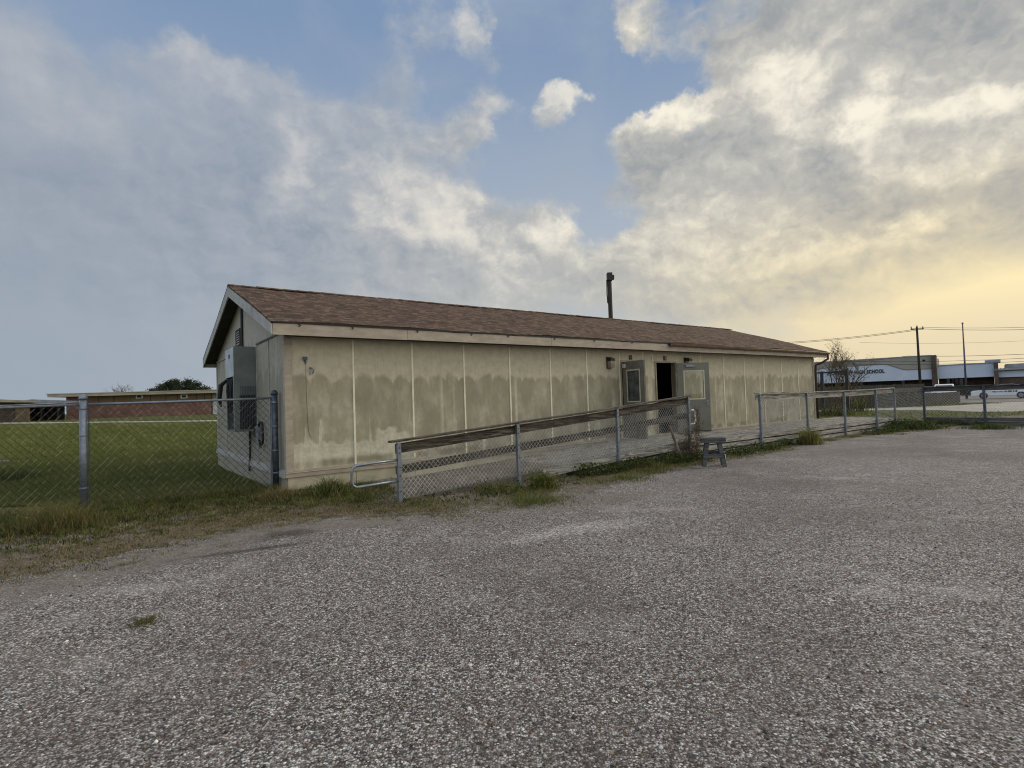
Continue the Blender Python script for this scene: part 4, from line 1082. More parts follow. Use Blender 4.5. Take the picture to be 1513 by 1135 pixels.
# ------------------------------------------------------------------ picket fences, bar frame
def pickets(label, A, Bq, H, cat='fence'):
    A, Bq = Vector(A), Vector(Bq); d = (Bq-A); Ld = d.length; ang = atan2(d.y, d.x)
    S = thing('picket_fence', label, cat, A, ang)
    m = MB(); x = 0
    while x < Ld:
        w = .14; h = H+rnd.uniform(-.03, .03); m.box((x, -.012+rnd.uniform(0, .008), 0), (x+w-.006, .012, h)); x += w
    m.build('pickets', M['wood_z'], S)
    for z in (.3, H-.3): MB().box((0, .02, z), (Ld, .06, z+.09)).build('rail', M['wood_z'], S)
pickets('tall weathered grey picket fence behind the deck railing and bare tree', ground_at(1196, 41.5), ground_at(1366, 42.5), 1.72)
pickets('low weathered grey picket fence continuing right in front of parked white car', ground_at(1367, 42.6), ground_at(1418, 47.), .95)
def bar_frame():
    p = ground_at(1253, 32.); 
    q = ground_at(1216, 33.); d = q-p; ang = atan2(d.y, d.x); Ld = d.length; H = 1.535+(574-547)/801*32.
    S = thing('post_frame', 'dark steel frame of two posts and a crossbar beside the bare tree', 'frame', p, ang)
    MB().box((-.07, -.06, 0), (.09, .06, H+.06)).build('post', M['black'], S); MB().box((Ld-.07, -.06, 0), (Ld+.08, .06, H)).build('post', M['black'], S)
    MB().box((.09, -.04, H-.12), (Ld+.9, .04, H-.03)).build('crossbar', M['black'], S)
bar_frame()

# ------------------------------------------------------------------ cars
def car(loc, rz, label, paint, decal=False, tall=1.):
    S = thing('parked_car', label, 'car', loc, rz, 'cars parked before the school'); S.scale = (1, 1, tall)
    Lc, Wc = 4.8, 1.8
    prof = [(-2.4, .30), (-2.4, .72), (-2.28, .84), (-1.2, .92), (-.55, 1.38), (-.1, 1.46), (.9, 1.46), (1.35, 1.36), (1.95, .96), (2.35, .88), (2.42, .62), (2.38, .30)]
    m = MB(); n = len(prof); w = Wc/2
    def inset(z): return 0. if z < .95 else (z-.95)/.5*.2
    i0 = len(m.v)
    for s_ in (-1, 1):
        for x, z in prof: m.v.append((x, s_*(w-inset(z)), z))
    m.f.append(tuple(range(n-1, -1, -1))); m.f.append(tuple(range(n, 2*n)))
    for k in range(n): m.f.append((k, (k+1) % n, n+(k+1) % n, n+k))
    m.build('body', paint, S, bevel=.05)
    gl = MB()
    for s_ in (-1, 1):
        yy = lambda z: s_*(w-inset(z)+.012)
        for q in ([(-.95, .98), (-.48, 1.33), (.30, 1.38), (.30, .98)], [(.38, .98), (.38, 1.38), (.95, 1.37), (1.3, 1.27), (1.65, .98)]):
            gl.poly([(x, yy(z), z) for x, z in q])
    gl.poly([(-1.13, -.68, .98), (-1.13, .68, .98), (-.62, .6, 1.36), (-.62, -.6, 1.36)]); gl.poly([(1.46, -.6, 1.33), (1.46, .6, 1.33), (1.93, .66, 1.01), (1.93, -.66, 1.01)])
    gl.build('windows', M['carglass'], S)
    for x in (-1.42, 1.38):
        for s_ in (-1, 1):
            t = MB(); 
            t.tube([(x, s_*(w-.18), .34), (x, s_*(w+.01), .34)], .34, 20).build('wheel', M['rubber'], S)
            wh = [o for o in S.children if o.name.startswith('wheel')][-1]
            MB().tube([(x, s_*(w+.0), .34), (x, s_*(w+.02), .34)], .19, 14).build('rim', M['galv'], wh)
    for s_ in (-1, 1):
        MB().box((-2.43, s_*.62-.16, .62), (-2.36, s_*.62+.16, .76)).build('headlight', M['galv'], S)
        MB().box((2.36, s_*.62-.16, .66), (2.44, s_*.62+.16, .80)).build('tail_light', M['redpaint'], S)
    MB().box((-2.44, -.5, .40), (-2.39, .5, .56)).build('grille', M['black'], S)
    if decal:
        de = MB(); x = -.75
        for wd in (.28, .10, .22, .06, .18, .30, .09, .14): de.box((x, -w-.009, .66), (x+wd, -w-.004, .82)); x += wd+.07
        de.build('side_decal', M['letters'], S)
def cars():
    p = at(1481, 585, 55.); p.z = 0
    car(p, radians(-42), 'white sedan with dark side lettering seen side on at the right', M['carwhite'], True)
    p = ground_at(1396, 53.); car(p, radians(50), 'white car whose rounded roof shows above the dark board fence', M['white'], tall=1.13)
    p = ground_at(1305, 58.); car(p, radians(54), 'pale car roof peeking over the picket fence under the school sign', M['carwhite'])
    p = ground_at(1369, 60.); car(p, radians(52), 'pale car parked beside the utility pole behind the picket fence', M['tin'])
    p = ground_at(1234, 60.); car(p, radians(58), 'dull silver car behind the bare tree and picket fence', M['tin'])
cars()

# ------------------------------------------------------------------ trees
def branch(m, p, d, ln, r, depth, tips, spread=.5, rng=rnd, up=.15, k=5):
    n = 4; pts = [p]; q = p; dd = d.normalized()
    for i in range(n):
        dd = (dd + Vector((rng.gauss(0, .12), rng.gauss(0, .12), rng.gauss(0, .08)+up*.2))).normalized(); q = q+dd*ln/n; pts.append(q)
    m.tube(pts, [r*(1-.45*i/n) for i in range(n+1)], k, cap=False)
    if depth == 0: tips.append((q, dd)); return
    for _ in range(rng.choice((2, 3)) if depth < 4 else 3):
        t = rng.randint(2, n); a = Vector((rng.gauss(0, 1), rng.gauss(0, 1), rng.gauss(.2, .6))).normalized()
        nd = (dd*(1-spread*.5) + a*spread).normalized()
        branch(m, pts[t], nd, ln*rng.uniform(.6, .82), r*.58, depth-1, tips, spread, rng, up, 4)
        if depth <= 2: tips.append((pts[t], nd))
def bare_tree(label, loc, H, stems, seed, leafn, r0=.07, colors=YEL, depth=4, lf=.09, grp=None):
    rg = random.Random(seed); S = thing('bare_tree', label, 'tree', loc, 0, grp); m = MB(); tips = []
    for (dx, dy) in stems: branch(m, Vector((dx*.05, dy*.05, -.05)), Vector((dx, dy, 1)), H*.38, r0, depth, tips, .52, rg, .35)
    m.build('trunk', M['bark'], S)
    pts = []
    for q, d in tips:
        for _ in range(leafn): pts.append(q + Vector((rg.gauss(0, .10), rg.gauss(0, .10), rg.gauss(0, .10))))
    if pts: leaves('crown', np.array([tuple(p) for p in pts]), lf, colors, parent=S)
bare_tree('spreading mesquite tree with thin almost leafless branches in front of the school', ground_at(1246, 33.5), 4.2, [(-.6, .1), (-.2, -.1), (.35, .1), (.1, .3)], 4, 2, .075, [sr(76, 72, 42), sr(58, 54, 36), sr(88, 82, 50)], depth=5, lf=.05)
q = at(172, 590, 88.); q.z = 1.
bare_tree('small pale leafless tree showing above the low brick building roof', q, 6.0, [(-.3, 0), (.3, .1), (0, .1)], 9, 0, .12, depth=4)
def oak():
    p = at(264, 590, 74.); p.z = 1.
    S = thing('oak_tree', 'dark evergreen oak crown rising behind the low brick building', 'tree', p)
    m = MB(); tips = []; rg = random.Random(3)
    m.tube([(0, 0, -.1), (.1, 0, 1.2), (0, .1, 2.4)], [.28, .22, .18], 8)
    for a in range(6): branch(m, Vector((0, 0, 2.0+.1*a)), Vector((cos(a)*1.3, sin(a), .15)), 1.3, .11, 2, tips, .5, rg, .1)
    m.build('trunk', M['bark'], S)
    pts = []; C = [(-2.6, 0, 3.1, 1.3, .7), (-1.4, .2, 3.7, 1.4, .9), (0., 0, 4.0, 1.6, 1.0), (1.3, .1, 3.8, 1.5, .9), (2.6, 0, 3.3, 1.4, .7), (3.6, .1, 2.9, 1., .5), (-.3, -1.0, 3.2, 1.8, .8), (1.5, -1, 3.0, 1.6, .7)]
    for cx, cy, cz, rx, rz_ in C:
        for _ in range(22):
            a = Vector((rg.gauss(0, 1), rg.gauss(0, 1), rg.gauss(0, 1))).normalized(); c = Vector((cx+a.x*rx*.8, cy+a.y*rx*.8, cz+a.z*rz_*.8))
            for _ in range(75): pts.append((c.x+rg.gauss(0, .26), c.y+rg.gauss(0, .26), c.z+rg.gauss(0, .17)))
    leaves('crown', np.array(pts), .19, [sr(44, 54, 34), sr(58, 68, 42), sr(32, 40, 26), sr(70, 76, 48)], parent=S)
oak()

# ------------------------------------------------------------------ vegetation on the ground
def grass_all():
    # lawn, near part as blades, beyond it the textured sheet
    n = 150000; px = NR.uniform(-60, 425, n); Y = 9.2 + 26*NR.random(n)**1.7
    a = (px-756)/801.; x = a*Y; y = Y.copy()
    u = (x-BX)*CB+(y-BY)*SB; v = -(x-BX)*SB+(y-BY)*CB
    k = (v > .95) & ((u < -.1) | (v > W_+.3)); x, y = x[k], y[k]; z = hterr(x, y)
    hgt = .05 + .015*np.sin(x*1.7)*np.cos(y*1.3)
    pt = .5+.5*np.sin(x*.9+np.sin(y*1.3)*1.5)*np.sin(y*.7+np.sin(x*.8)); pt = np.clip(pt*.7+.3*np.sin(x*3.1)*np.sin(y*2.7)+.15, 0, 1)[:, None]
    G1, G2 = np.array(sr(96, 106, 52)), np.array(sr(120, 122, 68)); near = np.clip((y-9)/10, .5, 1)[:, None]  # near: blades darkened, shade by the building put into the tint
    cc = (G1*(1-pt)+G2*pt)*(.55+.55*near)
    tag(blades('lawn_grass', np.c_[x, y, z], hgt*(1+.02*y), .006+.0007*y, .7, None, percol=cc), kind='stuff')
    # verge in front of the fence, towards the gravel edge
    E = np.array([(-9, 2.6), (-7.0, 3.6), (-5.0, 4.75), (-4.45, 5.6), (-3.95, 6.45), (-3.55, 7.1), (-2.9, 7.42), (-1.9, 7.6), (-.9, 7.5)])
    F_ = np.array([tuple(bw(uu, vv)[:2]) for uu, vv in ((-7.6, .5), (-5.6, .6), (-4.2, .75), (-2.9, .85), (-2.0, .9), (-1.0, .9), (0, .7), (.7, -.15), (1.6, -.4))])
    def tufts(name, centers, per, rad, h, width, colors, lean=1.0):
        """many small tufts, each with its own colour, height and spread"""
        nc = len(centers); idx = np.repeat(np.arange(nc), per); q = centers[idx] + NR.normal(0, 1, (len(idx), 2))*(rad*NR.uniform(.5, 1.5, nc))[idx, None]
        C = np.asarray(colors); cc = C[NR.integers(0, len(C), nc)]*NR.uniform(.55, 1.35, (nc, 1)); hh = (np.broadcast_to(h, nc)*NR.uniform(.5, 1.5, nc))[idx]
        return blades(name, np.c_[q, hterr(q[:, 0], q[:, 1])], hh, width, lean, None, percol=cc[idx])
    n = 5200; i = NR.uniform(0, 8, n); i0 = i.astype(int); f = (i-i0)[:, None]; t = NR.random(n)**.75
    Pe = E[i0]*(1-f)+E[i0+1]*f; Pf = F_[i0]*(1-f)+F_[i0+1]*f; q = Pe*(1-t[:, None])+Pf*t[:, None]
    patch = np.sin(q[:, 0]*2.3+1)*np.sin(q[:, 1]*2.9)+np.sin(q[:, 0]*6.1+q[:, 1]*4.3)
    q = q + NR.normal(0, .12, (n, 2)) + np.where(t < .2, 1, 0)[:, None]*NR.normal(0, .16, (n, 2))
    k = (patch > -1.0) | (t > .55); q, t = q[k], t[k]; green = NR.random(len(q)) < .25+.35*t
    h = .035+.10*t**2
    tag(tufts('verge_grass', q[green], 14, .045, h[green], .009, GREEN+LUSH+[sr(96, 100, 52)]), kind='stuff')
    tag(tufts('dry_verge_grass', q[~green], 12, .055, h[~green]*.85, .007, DRY+[sr(84, 70, 52), sr(70, 62, 40)], 1.5), kind='stuff')
    n = 420; i = NR.uniform(0, 8, n); i0 = i.astype(int); f = (i-i0)[:, None]; q = E[i0]*(1-f)+E[i0+1]*f; dr = NR.exponential(.22, n)[:, None]
    q = q + (E[i0]-F_[i0])/np.linalg.norm(E[i0]-F_[i0], axis=1)[:, None]*dr + NR.normal(0, .1, (n, 2))
    tag(tufts('stray_grass', q, 16, .04, .03, .007, DRY+YEL+[sr(70, 62, 46)], 1.8), kind='stuff')
    # straw lying at the gravel edge
    n = 9000; i = NR.uniform(0, 8, n); i0 = i.astype(int); f = (i-i0)[:, None]; q = E[i0]*(1-f)+E[i0+1]*f + NR.normal(0, .19, (n, 2)); 
    q += (F_[i0]-E[i0])*NR.random((n, 1))*.25
    tag(blades('dry_straw', np.c_[q, np.full(n, .012)], .03, .005, 3.2, DRY[:2]+[sr(150, 130, 100)], droop=.4), kind='stuff')
    # along the fence line: tall dry stalks
    n = 5200; s_ = NR.random(n); uu = -7.5+7.4*s_; vv = .85 - .15*np.clip(uu+2.82, 0, 3)+NR.normal(0, .16, n)
    w = np.array([tuple(bw(a_, b_)[:2]) for a_, b_ in zip(uu, vv)])
    tag(blades('fence_line_grass', np.c_[w, hterr(w[:, 0], w[:, 1])], .20, .006, .8, DRY+GREEN), kind='stuff')
    # creeper and low grass at the foot of ramp and deck
    def along(n, u0, u1, v0, v1): 
        uu = NR.uniform(u0, u1, n); vv = NR.uniform(v0, v1, n); return np.array([tuple(bw(a_, b_)[:2]) for a_, b_ in zip(uu, vv)])
    w = np.r_[along(3500, 4.6, 7.6, -2.6, -2.28), along(4200, 6.3, 8.6, -2.75, -2.25), along(2600, 9.3, 11.6, -2.85, -2.3), along(1800, 11.6, 14.0, -2.5, -2.3), along(5200, 17.2, 23.3, -3.0, -2.3), along(1500, 23.0, 23.5, -4.3, -2.5), along(500, 1.2, 4.2, -3.1, -2.4)]
    z = NR.random(len(w))**1.4*.17+.02
    dd = np.sin(w[:, 0]*3.3)*np.sin(w[:, 1]*2.7+w[:, 0]); k = dd > -.55; w, z = w[k], z[k]*(1+.4*dd[k])
    tag(leaves('creeping_weeds', np.c_[w, z], .045, DEEP+[sr(90, 100, 48)]), kind='stuff')
    w = np.r_[along(900, 1.0, 3.4, -3.3, -2.35), along(2600, 2.6, 6.6, -3.25, -2.5), along(1500, 6.0, 8.4, -3.0, -2.5), along(1400, 8.6, 11.8, -3.1, -2.3), along(2400, 11.8, 17., -2.75, -2.3), along(5600, 17, 23.4, -3.5, -2.4), along(1300, 23., 23.5, -8, -2.6), along(2600, .0, 1.5, -.5, -.02), along(900, 1.2, 8., -2.35, -2.1), along(1600, -.2, 1.0, -1.6, -.3)]
    dd = np.sin(w[:, 0]*2.3)*np.sin(w[:, 1]*3.1+w[:, 0]*.7); w = w[dd > -.25]
    tag(blades('low_weeds', np.c_[w, np.full(len(w), .008)], .07, .007, 1.1, YEL+DRY[:3]+GREEN[:2]), kind='stuff')
    # grass between deck end, road and picket fence
    n = 26000; x = NR.uniform(9, 44, n); y = NR.uniform(20, 46, n); u = (x-BX)*CB+(y-BY)*SB; v = -(x-BX)*SB+(y-BY)*CB
    road = ((x > 20.6) & (y > 28.6-.5*(x-27)) & (y < 41) & (y > 37.5-2*(x-20.6)))
    far = (y > 40.4) & (y < 45) & (x < 37)
    k = (u > 20.9) & (v > -3.4) & (~road) & ((y < 38) | far); x, y = x[k], y[k]
    tag(blades('far_grass', np.c_[x, y, hterr(x, y)], .11, .03, .8, GREEN+YEL[:2]+[sr(96, 96, 52)]), kind='stuff')
grass_all()
def stones():
    n = 15000; r = 1.9 + 7.5*NR.random(n)**1.3; a = NR.uniform(-.80, .80, n); x, y = r*np.sin(a), r*np.cos(a)
    k = ~((x < -2.2) & (y > 5.2)) & ~((y > 7.2) & (x < .6)); x, y = x[k], y[k]; n = len(x)
    s_ = np.exp(NR.normal(np.log(.0052), .35, n)).clip(.003, .013)
    base = np.array([(1, 0, 0), (0, 1, 0), (-1, 0, 0), (0, -1, 0), (0, 0, .8), (0, 0, -.8)], float)
    V = base[None]*s_[:, None, None]*NR.uniform(.6, 1.3, (n, 6, 1)); th = NR.uniform(0, 6.28, n); c, s2 = np.cos(th)[:, None], np.sin(th)[:, None]
    X = V[:, :, 0]*c-V[:, :, 1]*s2; Y = V[:, :, 0]*s2+V[:, :, 1]*c; V = np.stack([X+x[:, None], Y+y[:, None], V[:, :, 2]+.010+s_[:, None]*.35], 2)
    f = np.array([(0, 1, 4), (1, 2, 4), (2, 3, 4), (3, 0, 4), (1, 0, 5), (2, 1, 5), (3, 2, 5), (0, 3, 5)]); F3 = (np.arange(n)[:, None, None]*6+f[None]).reshape(-1, 3)
    C = np.array([sr(110, 104, 98), sr(150, 144, 136), sr(186, 180, 171), sr(88, 78, 70), sr(214, 208, 198), sr(132, 108, 90), sr(70, 66, 64)])
    cc = C[NR.integers(0, 7, n)]*NR.uniform(.75, 1.15, (n, 1))
    m, nn, b = newmat('loose_stone'); at_ = nn.node('ShaderNodeAttribute'); at_.attribute_name = 'tint'; nn.set(b.inputs['Base Color'], at_.outputs['Color']); b.inputs['Roughness'].default_value = .9
    tag(mesh_arrays('loose_stones', V.reshape(-1, 3), F3, np.repeat(cc, 6, 0), m), kind='stuff')
stones()

def clump(name, label, cat, p, n, rad, h, width, colors, lean=.9, leafy=0, lc=None, ls=.04, grp=None, blade='blades'):
    p = Vector(p); p.z = hz(p.x, p.y)
    S = thing(name, label, cat, p, 0, grp)
    q = NR.normal(0, rad, (n, 2)); r = np.sqrt((q**2).sum(1)); hh = h*np.clip(1.15-r/(rad*3.2), .3, 1.2)
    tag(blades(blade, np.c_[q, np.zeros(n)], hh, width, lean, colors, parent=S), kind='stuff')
    if leafy:
        q = NR.normal(0, rad*.9, (leafy, 3)); q[:, 2] = np.abs(NR.normal(.35, .25, leafy))*h
        tag(leaves('leaves', q, ls, lc or colors, parent=S), kind='stuff')
    return S
def pg(px, py):
    r = ray(px, py); t = -CAMH/r[2]; return Vector((r[0]*t, r[1]*t, 0))
G_ = 'weed clumps at the fence lines'
clump('weed_clump', 'big tangled green and straw grass clump by the left fence post', 'weeds', pg(84, 782), 1300, .24, .42, .008, GREEN+DRY, 1.1, grp=G_)
clump('weed_clump', 'dry brown grass clump at the foot of the fence corner post', 'weeds', pg(415, 738), 700, .20, .26, .006, DRY+[sr(98, 82, 66)], 1.2, grp=G_)
clump('weed_clump', 'tall green weed clump against the building skirting near the rail loop', 'weeds', pg(488, 733), 700, .15, .36, .009, LUSH+DRY[:1], .9, grp=G_)
clump('weed_clump', 'dark low weeds spreading under the rail loop end', 'weeds', pg(440, 735), 700, .28, .17, .006, DRY+GREEN, 1.2, grp=G_)
clump('weed_clump', 'bright yellow green bushy weed beside the second ramp post', 'weeds', pg(803, 722), 600, .13, .32, .009, YEL+LUSH[:2], .9, 350, YEL+LUSH, .05, grp=G_)
clump('weed_clump', 'wide dark green weed patch left of the second ramp post', 'weeds', pg(742, 728), 700, .25, .20, .008, GREEN+DRY[:2]+LUSH, 1.1, grp=G_)
clump('weed_clump', 'low grass mat lying on the gravel below the second ramp post', 'weeds', pg(790, 742), 1500, .30, .10, .007, YEL+GREEN, 1.3, grp=G_)
clump('weed_clump', 'sparse flat grass patch on gravel before the first ramp post', 'weeds', pg(690, 764), 500, .28, .05, .006, YEL+DRY, 1.5, grp=G_)
clump('weed_clump', 'low yellow green grass patch below the third ramp post', 'weeds', pg(925, 708), 1200, .30, .09, .007, YEL+GREEN, 1.2, grp=G_)
clump('weed_clump', 'dry tangled grass along the foot of the ramp between third post and dead brush', 'weeds', pg(962, 694), 700, .28, .20, .007, DRY+YEL+GREEN, 1.2, grp=G_)
clump('weed_clump', 'feathery yellow green weed bush leaning on the deck skirt boards', 'weeds', pg(1197, 657), 750, .13, .55, .010, YEL+[sr(150, 140, 84)], 1.0, 160, YEL, .04, grp=G_)
clump('weed_clump', 'dark weeds heaped at the gap beside the deck corner post', 'weeds', pg(1340, 634), 1200, .5, .40, .016, DEEP+GREEN, 1.0, 900, DEEP, .08, grp=G_)
clump('weed_clump', 'small green weeds at the foot of the right fence post', 'weeds', pg(1462, 634), 700, .35, .22, .014, DEEP+GREEN, 1.1, grp=G_)
clump('weed_clump', 'small flat grass tuft growing alone in the gravel', 'weeds', (-2.72, 3.97, 0), 420, .07, .045, .005, [sr(92, 96, 48), sr(112, 104, 66), sr(70, 76, 34)], 1.6, grp=G_)
clump('weed_clump', 'dark shrubby weeds behind the deck under the bare tree', 'weeds', ground_at(1232, 31.), 700, .6, .7, .012, DEEP+DRY[:3], .8, 500, DEEP+[sr(96, 92, 52)], .09, grp=G_)
clump('weed_clump', 'dark leafy shrub growing between the dark frame posts', 'weeds', ground_at(1262, 36.), 300, .6, 1.3, .02, DEEP+DRY[:2], .6, 700, DEEP, .07, grp=G_)
clump('weed_clump', 'dark weeds around the bench end at the left edge', 'weeds', at(4, 712, 12.4), 900, .35, .35, .008, DEEP+GREEN, .9, grp=G_)
def brush():
    p = bw(8.22, -2.38)
    S = thing('dead_brush', 'tangled dead brown brush caught on the fourth ramp post', 'brush', p)
    rg = random.Random(21); m = MB(); pts = []
    for i in range(260):
        c = Vector((rg.gauss(-.05, .17), rg.gauss(0, .09), abs(rg.gauss(.30, .25)))); d = Vector((rg.gauss(0, 1), rg.gauss(0, .7), rg.gauss(.3, 1))).normalized()
        q = c+d*rg.uniform(.12, .3)+Vector((rg.gauss(0, .05), 0, 0)); m.tube([c, (c+q)/2+Vector((rg.gauss(0, .03), rg.gauss(0, .03), rg.gauss(0, .03))), q], [.004, .003, .0015], 3, cap=False)
        for _ in range(7): pts.append(tuple(c.lerp(q, rg.random())+Vector((rg.gauss(0, .02), rg.gauss(0, .02), rg.gauss(0, .02)))))
    for i in range(120):   # strands climbing the post
        z = rg.uniform(.3, 1.15); c = Vector((.22+rg.gauss(0, .035), .15+rg.gauss(0, .04), z)); q = c+Vector((rg.gauss(0, .05), rg.gauss(0, .04), rg.uniform(.05, .16)))
        m.tube([c, q], [.004, .002], 3, cap=False)
        for _ in range(4): pts.append(tuple(c.lerp(q, rg.random())+Vector((rg.gauss(0, .02), rg.gauss(0, .02), 0))))
    m.build('twigs', M['bark'], S)
    leaves('dry_leaves', np.array(pts), .028, [sr(84, 72, 64), sr(110, 92, 80), sr(60, 52, 46), sr(74, 76, 46)], parent=S)
brush()

# ------------------------------------------------------------------ sky and light
SUN_EL, SUN_AZ = radians(24), radians(62)   # azimuth measured from straight ahead to the right
def world():
    w = bpy.data.worlds.new('World'); sc.world = w; w.use_nodes = True
    n = NT(w.node_tree); bg = n.n['Background']
    D = n.node('ShaderNodeTexCoord').outputs['Generated']
    D = n.vm('NORMALIZE', D); s = n.sep(D)
    az = n.m('ARCTAN2', s[0], s[1]); el = n.m('ARCSINE', s[2])
    # domain warp so that every edge billows
    wv = n.noise(D, 6.0, 6, .55, out=1); wv = n.vm('SUBTRACT', wv, (.5, .5, .5)); ws = n.sep(wv)
    wv2 = n.noise(D, 2.1, 3, .5, out=1); w2 = n.sep(n.vm('SUBTRACT', wv2, (.5, .5, .5)))
    w3 = n.sep(n.vm('SUBTRACT', n.noise(D, 24., 5, .65, out=1), (.5, .5, .5)))
    qx = n.add(n.mad(ws[0], .15, az), n.mad(w3[0], .055, n.mul(w2[0], .08))); qy = n.add(n.mad(ws[1], .13, el), n.mad(w3[1], .05, n.mul(w2[1], .05)))
    q = n.comb(qx, qy, 0.)
    def ae(px, py):
        r = Vector(ray(px, py)).normalized(); return atan2(r.x, r.y), asin(r.z)
    def blobs(lst, q=q):
        acc = None
        for (px, py, rx, ry, wt) in lst:
            a, e = ae(px, py); f = 1/(1+((px-756)/801.)**2)
            d = n.vm('SUBTRACT', q, (a, e, 0)); d = n.vm('MULTIPLY', d, (801/rx/max(.62, f**.5), 801/ry*1.08, 0)); dd = n.vm('DOT_PRODUCT', d, d, out=1)
            g = n.m('EXPONENT', n.mul(dd, -1.)); acc = n.mul(g, wt) if acc is None else n.mad(g, wt, acc)
        return acc
    stretch = n.vm('MULTIPLY', n.vm('ADD', D, n.vm('MULTIPLY', n.vm('SUBTRACT', n.noise(D, 14., 4, .6, out=1), (.5, .5, .5)), (.05, .05, .05))), (1., 1., 1.35))
    def puff(v, scale, det):
        k = n.node('ShaderNodeTexVoronoi', feature='F1'); n.set(k.inputs['Vector'], v); k.inputs['Scale'].default_value = scale
        k.inputs['Detail'].default_value = det; k.inputs['Roughness'].default_value = .55; k.inputs['Lacunarity'].default_value = 2.2; k.normalize = True
        return n.sub(.42, k.outputs['Distance'])
    nA = n.sub(n.noise(stretch, 4.0, 9, .55), .5); nB = puff(stretch, 8.5, 3.)
    nB2 = puff(n.vm('ADD', stretch, (.014, .007, .022)), 8.5, 3.)
    nA2 = n.sub(n.noise(n.vm('ADD', stretch, (.020, .010, .028)), 4.0, 9, .55), .5)
    nC = n.noise(stretch, 11., 7, .6); nC2 = n.noise(n.vm('ADD', stretch, (.008, .004, .012)), 11., 7, .6)
    relief = n.add(n.add(n.mul(n.sub(nA, nA2), 3.6), n.mul(n.sub(nB, nB2), 2.2)), n.mul(n.sub(nC, nC2), 2.2))
    # clear sky
    ns = n.node('ShaderNodeTexSky', sky_type='NISHITA'); ns.sun_disc = False; ns.sun_elevation = SUN_EL; ns.sun_rotation = SUN_AZ
    ns.air_density = 1.2; ns.dust_density = 1.5
    clear = n.mix(1., ns.outputs[0], (.0012, .0012, .0012), 'MULTIPLY')
    grad = n.mix(n.ss(el, .22, .66), sr(162, 173, 186), sr(118, 142, 174))
    grad = n.mix(n.ss(n.noise(D, 3., 6, .6, .5), .45, .75, 0., .45), grad, sr(160, 168, 180))
    clear = n.mix(1., grad, clear, 'ADD')
    # cover
    dens = blobs([(60, 480, 420, 200, 1.5), (330, 420, 330, 190, 1.5), (20, 190, 150, 120, 1.1), (330, 210, 150, 85, 1.0), (480, 270, 150, 100, .9), (560, 350, 170, 130, 1.0), (680, 370, 110, 110, .7), (600, 480, 260, 80, .5), (305, 105, 90, 45, .9),
                  (600, 60, 75, 100, .55), (725, 55, 34, 50, 1.0), (818, 170, 40, 28, 1.1), (866, 138, 46, 26, 1.2), (838, 150, 30, 26, .6), (800, 190, 26, 14, .5), (730, 165, 60, 24, .9), (680, 190, 40, 22, .6), (800, 345, 52, 42, 1.0), (870, 290, 40, 20, .4), (960, 190, 80, 36, 1.1), (1000, 260, 110, 80, 1.1),
                  (1280, 60, 300, 120, 1.2), (945, 50, 40, 50, .5), (965, 118, 80, 26, -1.3), (905, 325, 60, 22, -.6), (1040, 205, 50, 16, -.6), (1480, 80, 220, 140, 1.0), (1130, 130, 130, 90, .8), (1220, 250, 200, 110, 1.0), (1450, 330, 230, 120, 1.4), (1150, 370, 330, 90, 1.1), (950, 390, 110, 70, .55), (1420, 440, 300, 60, .8), (945, 50, 40, 60, .5),
                  (1430, 190, 90, 30, -.6), (1380, 210, 60, 40, -.4), (870, 280, 60, 80, -.5), (760, 230, 70, 70, -.4), (170, 170, 60, 80, -.9), (230, 200, 60, 40, -.3), (905, 120, 30, 60, -.4), (860, 60, 60, 90, -.35), (560, 60, 40, 60, -.2), (650, 150, 40, 40, -.3), (330, 30, 260, 50, -.5), (790, 60, 90, 90, -.5), (1020, 200, 40, 16, -.3)])
    rt = n.ss(az, .02, .22); holes = n.mul(n.mul(rt, n.ss(az, .62, .35)), n.ss(n.noise(stretch, 5.5, 7, .6), .50, .72)); dens = n.sub(dens, n.mul(holes, 1.5))
    dn = n.add(n.mul(dens, 1.), n.mul(n.ss(az, -.1, .15, 1., 1.5), n.add(n.mul(nA, 1.3), n.mad(nC, .9, n.mad(nB, .5, -.45)))))
    cover = n.mul(n.ss(dn, .28, n.ss(az, -.2, .1, 1.05, 1.15)), n.m('MAXIMUM', n.ss(az, .05, .2, .0, 1.), n.ss(el, .52, .26, .76, 1.)))
    # behind and above the camera: broken cloud everywhere
    back = n.ss(n.m('ABSOLUTE', az), .9, 1.3); high = n.ss(el, .62, .85); elsewhere = n.m('MAXIMUM', back, high)
    cover = n.m('MAXIMUM', cover, n.mul(elsewhere, n.ss(nA, -.25, .1)))
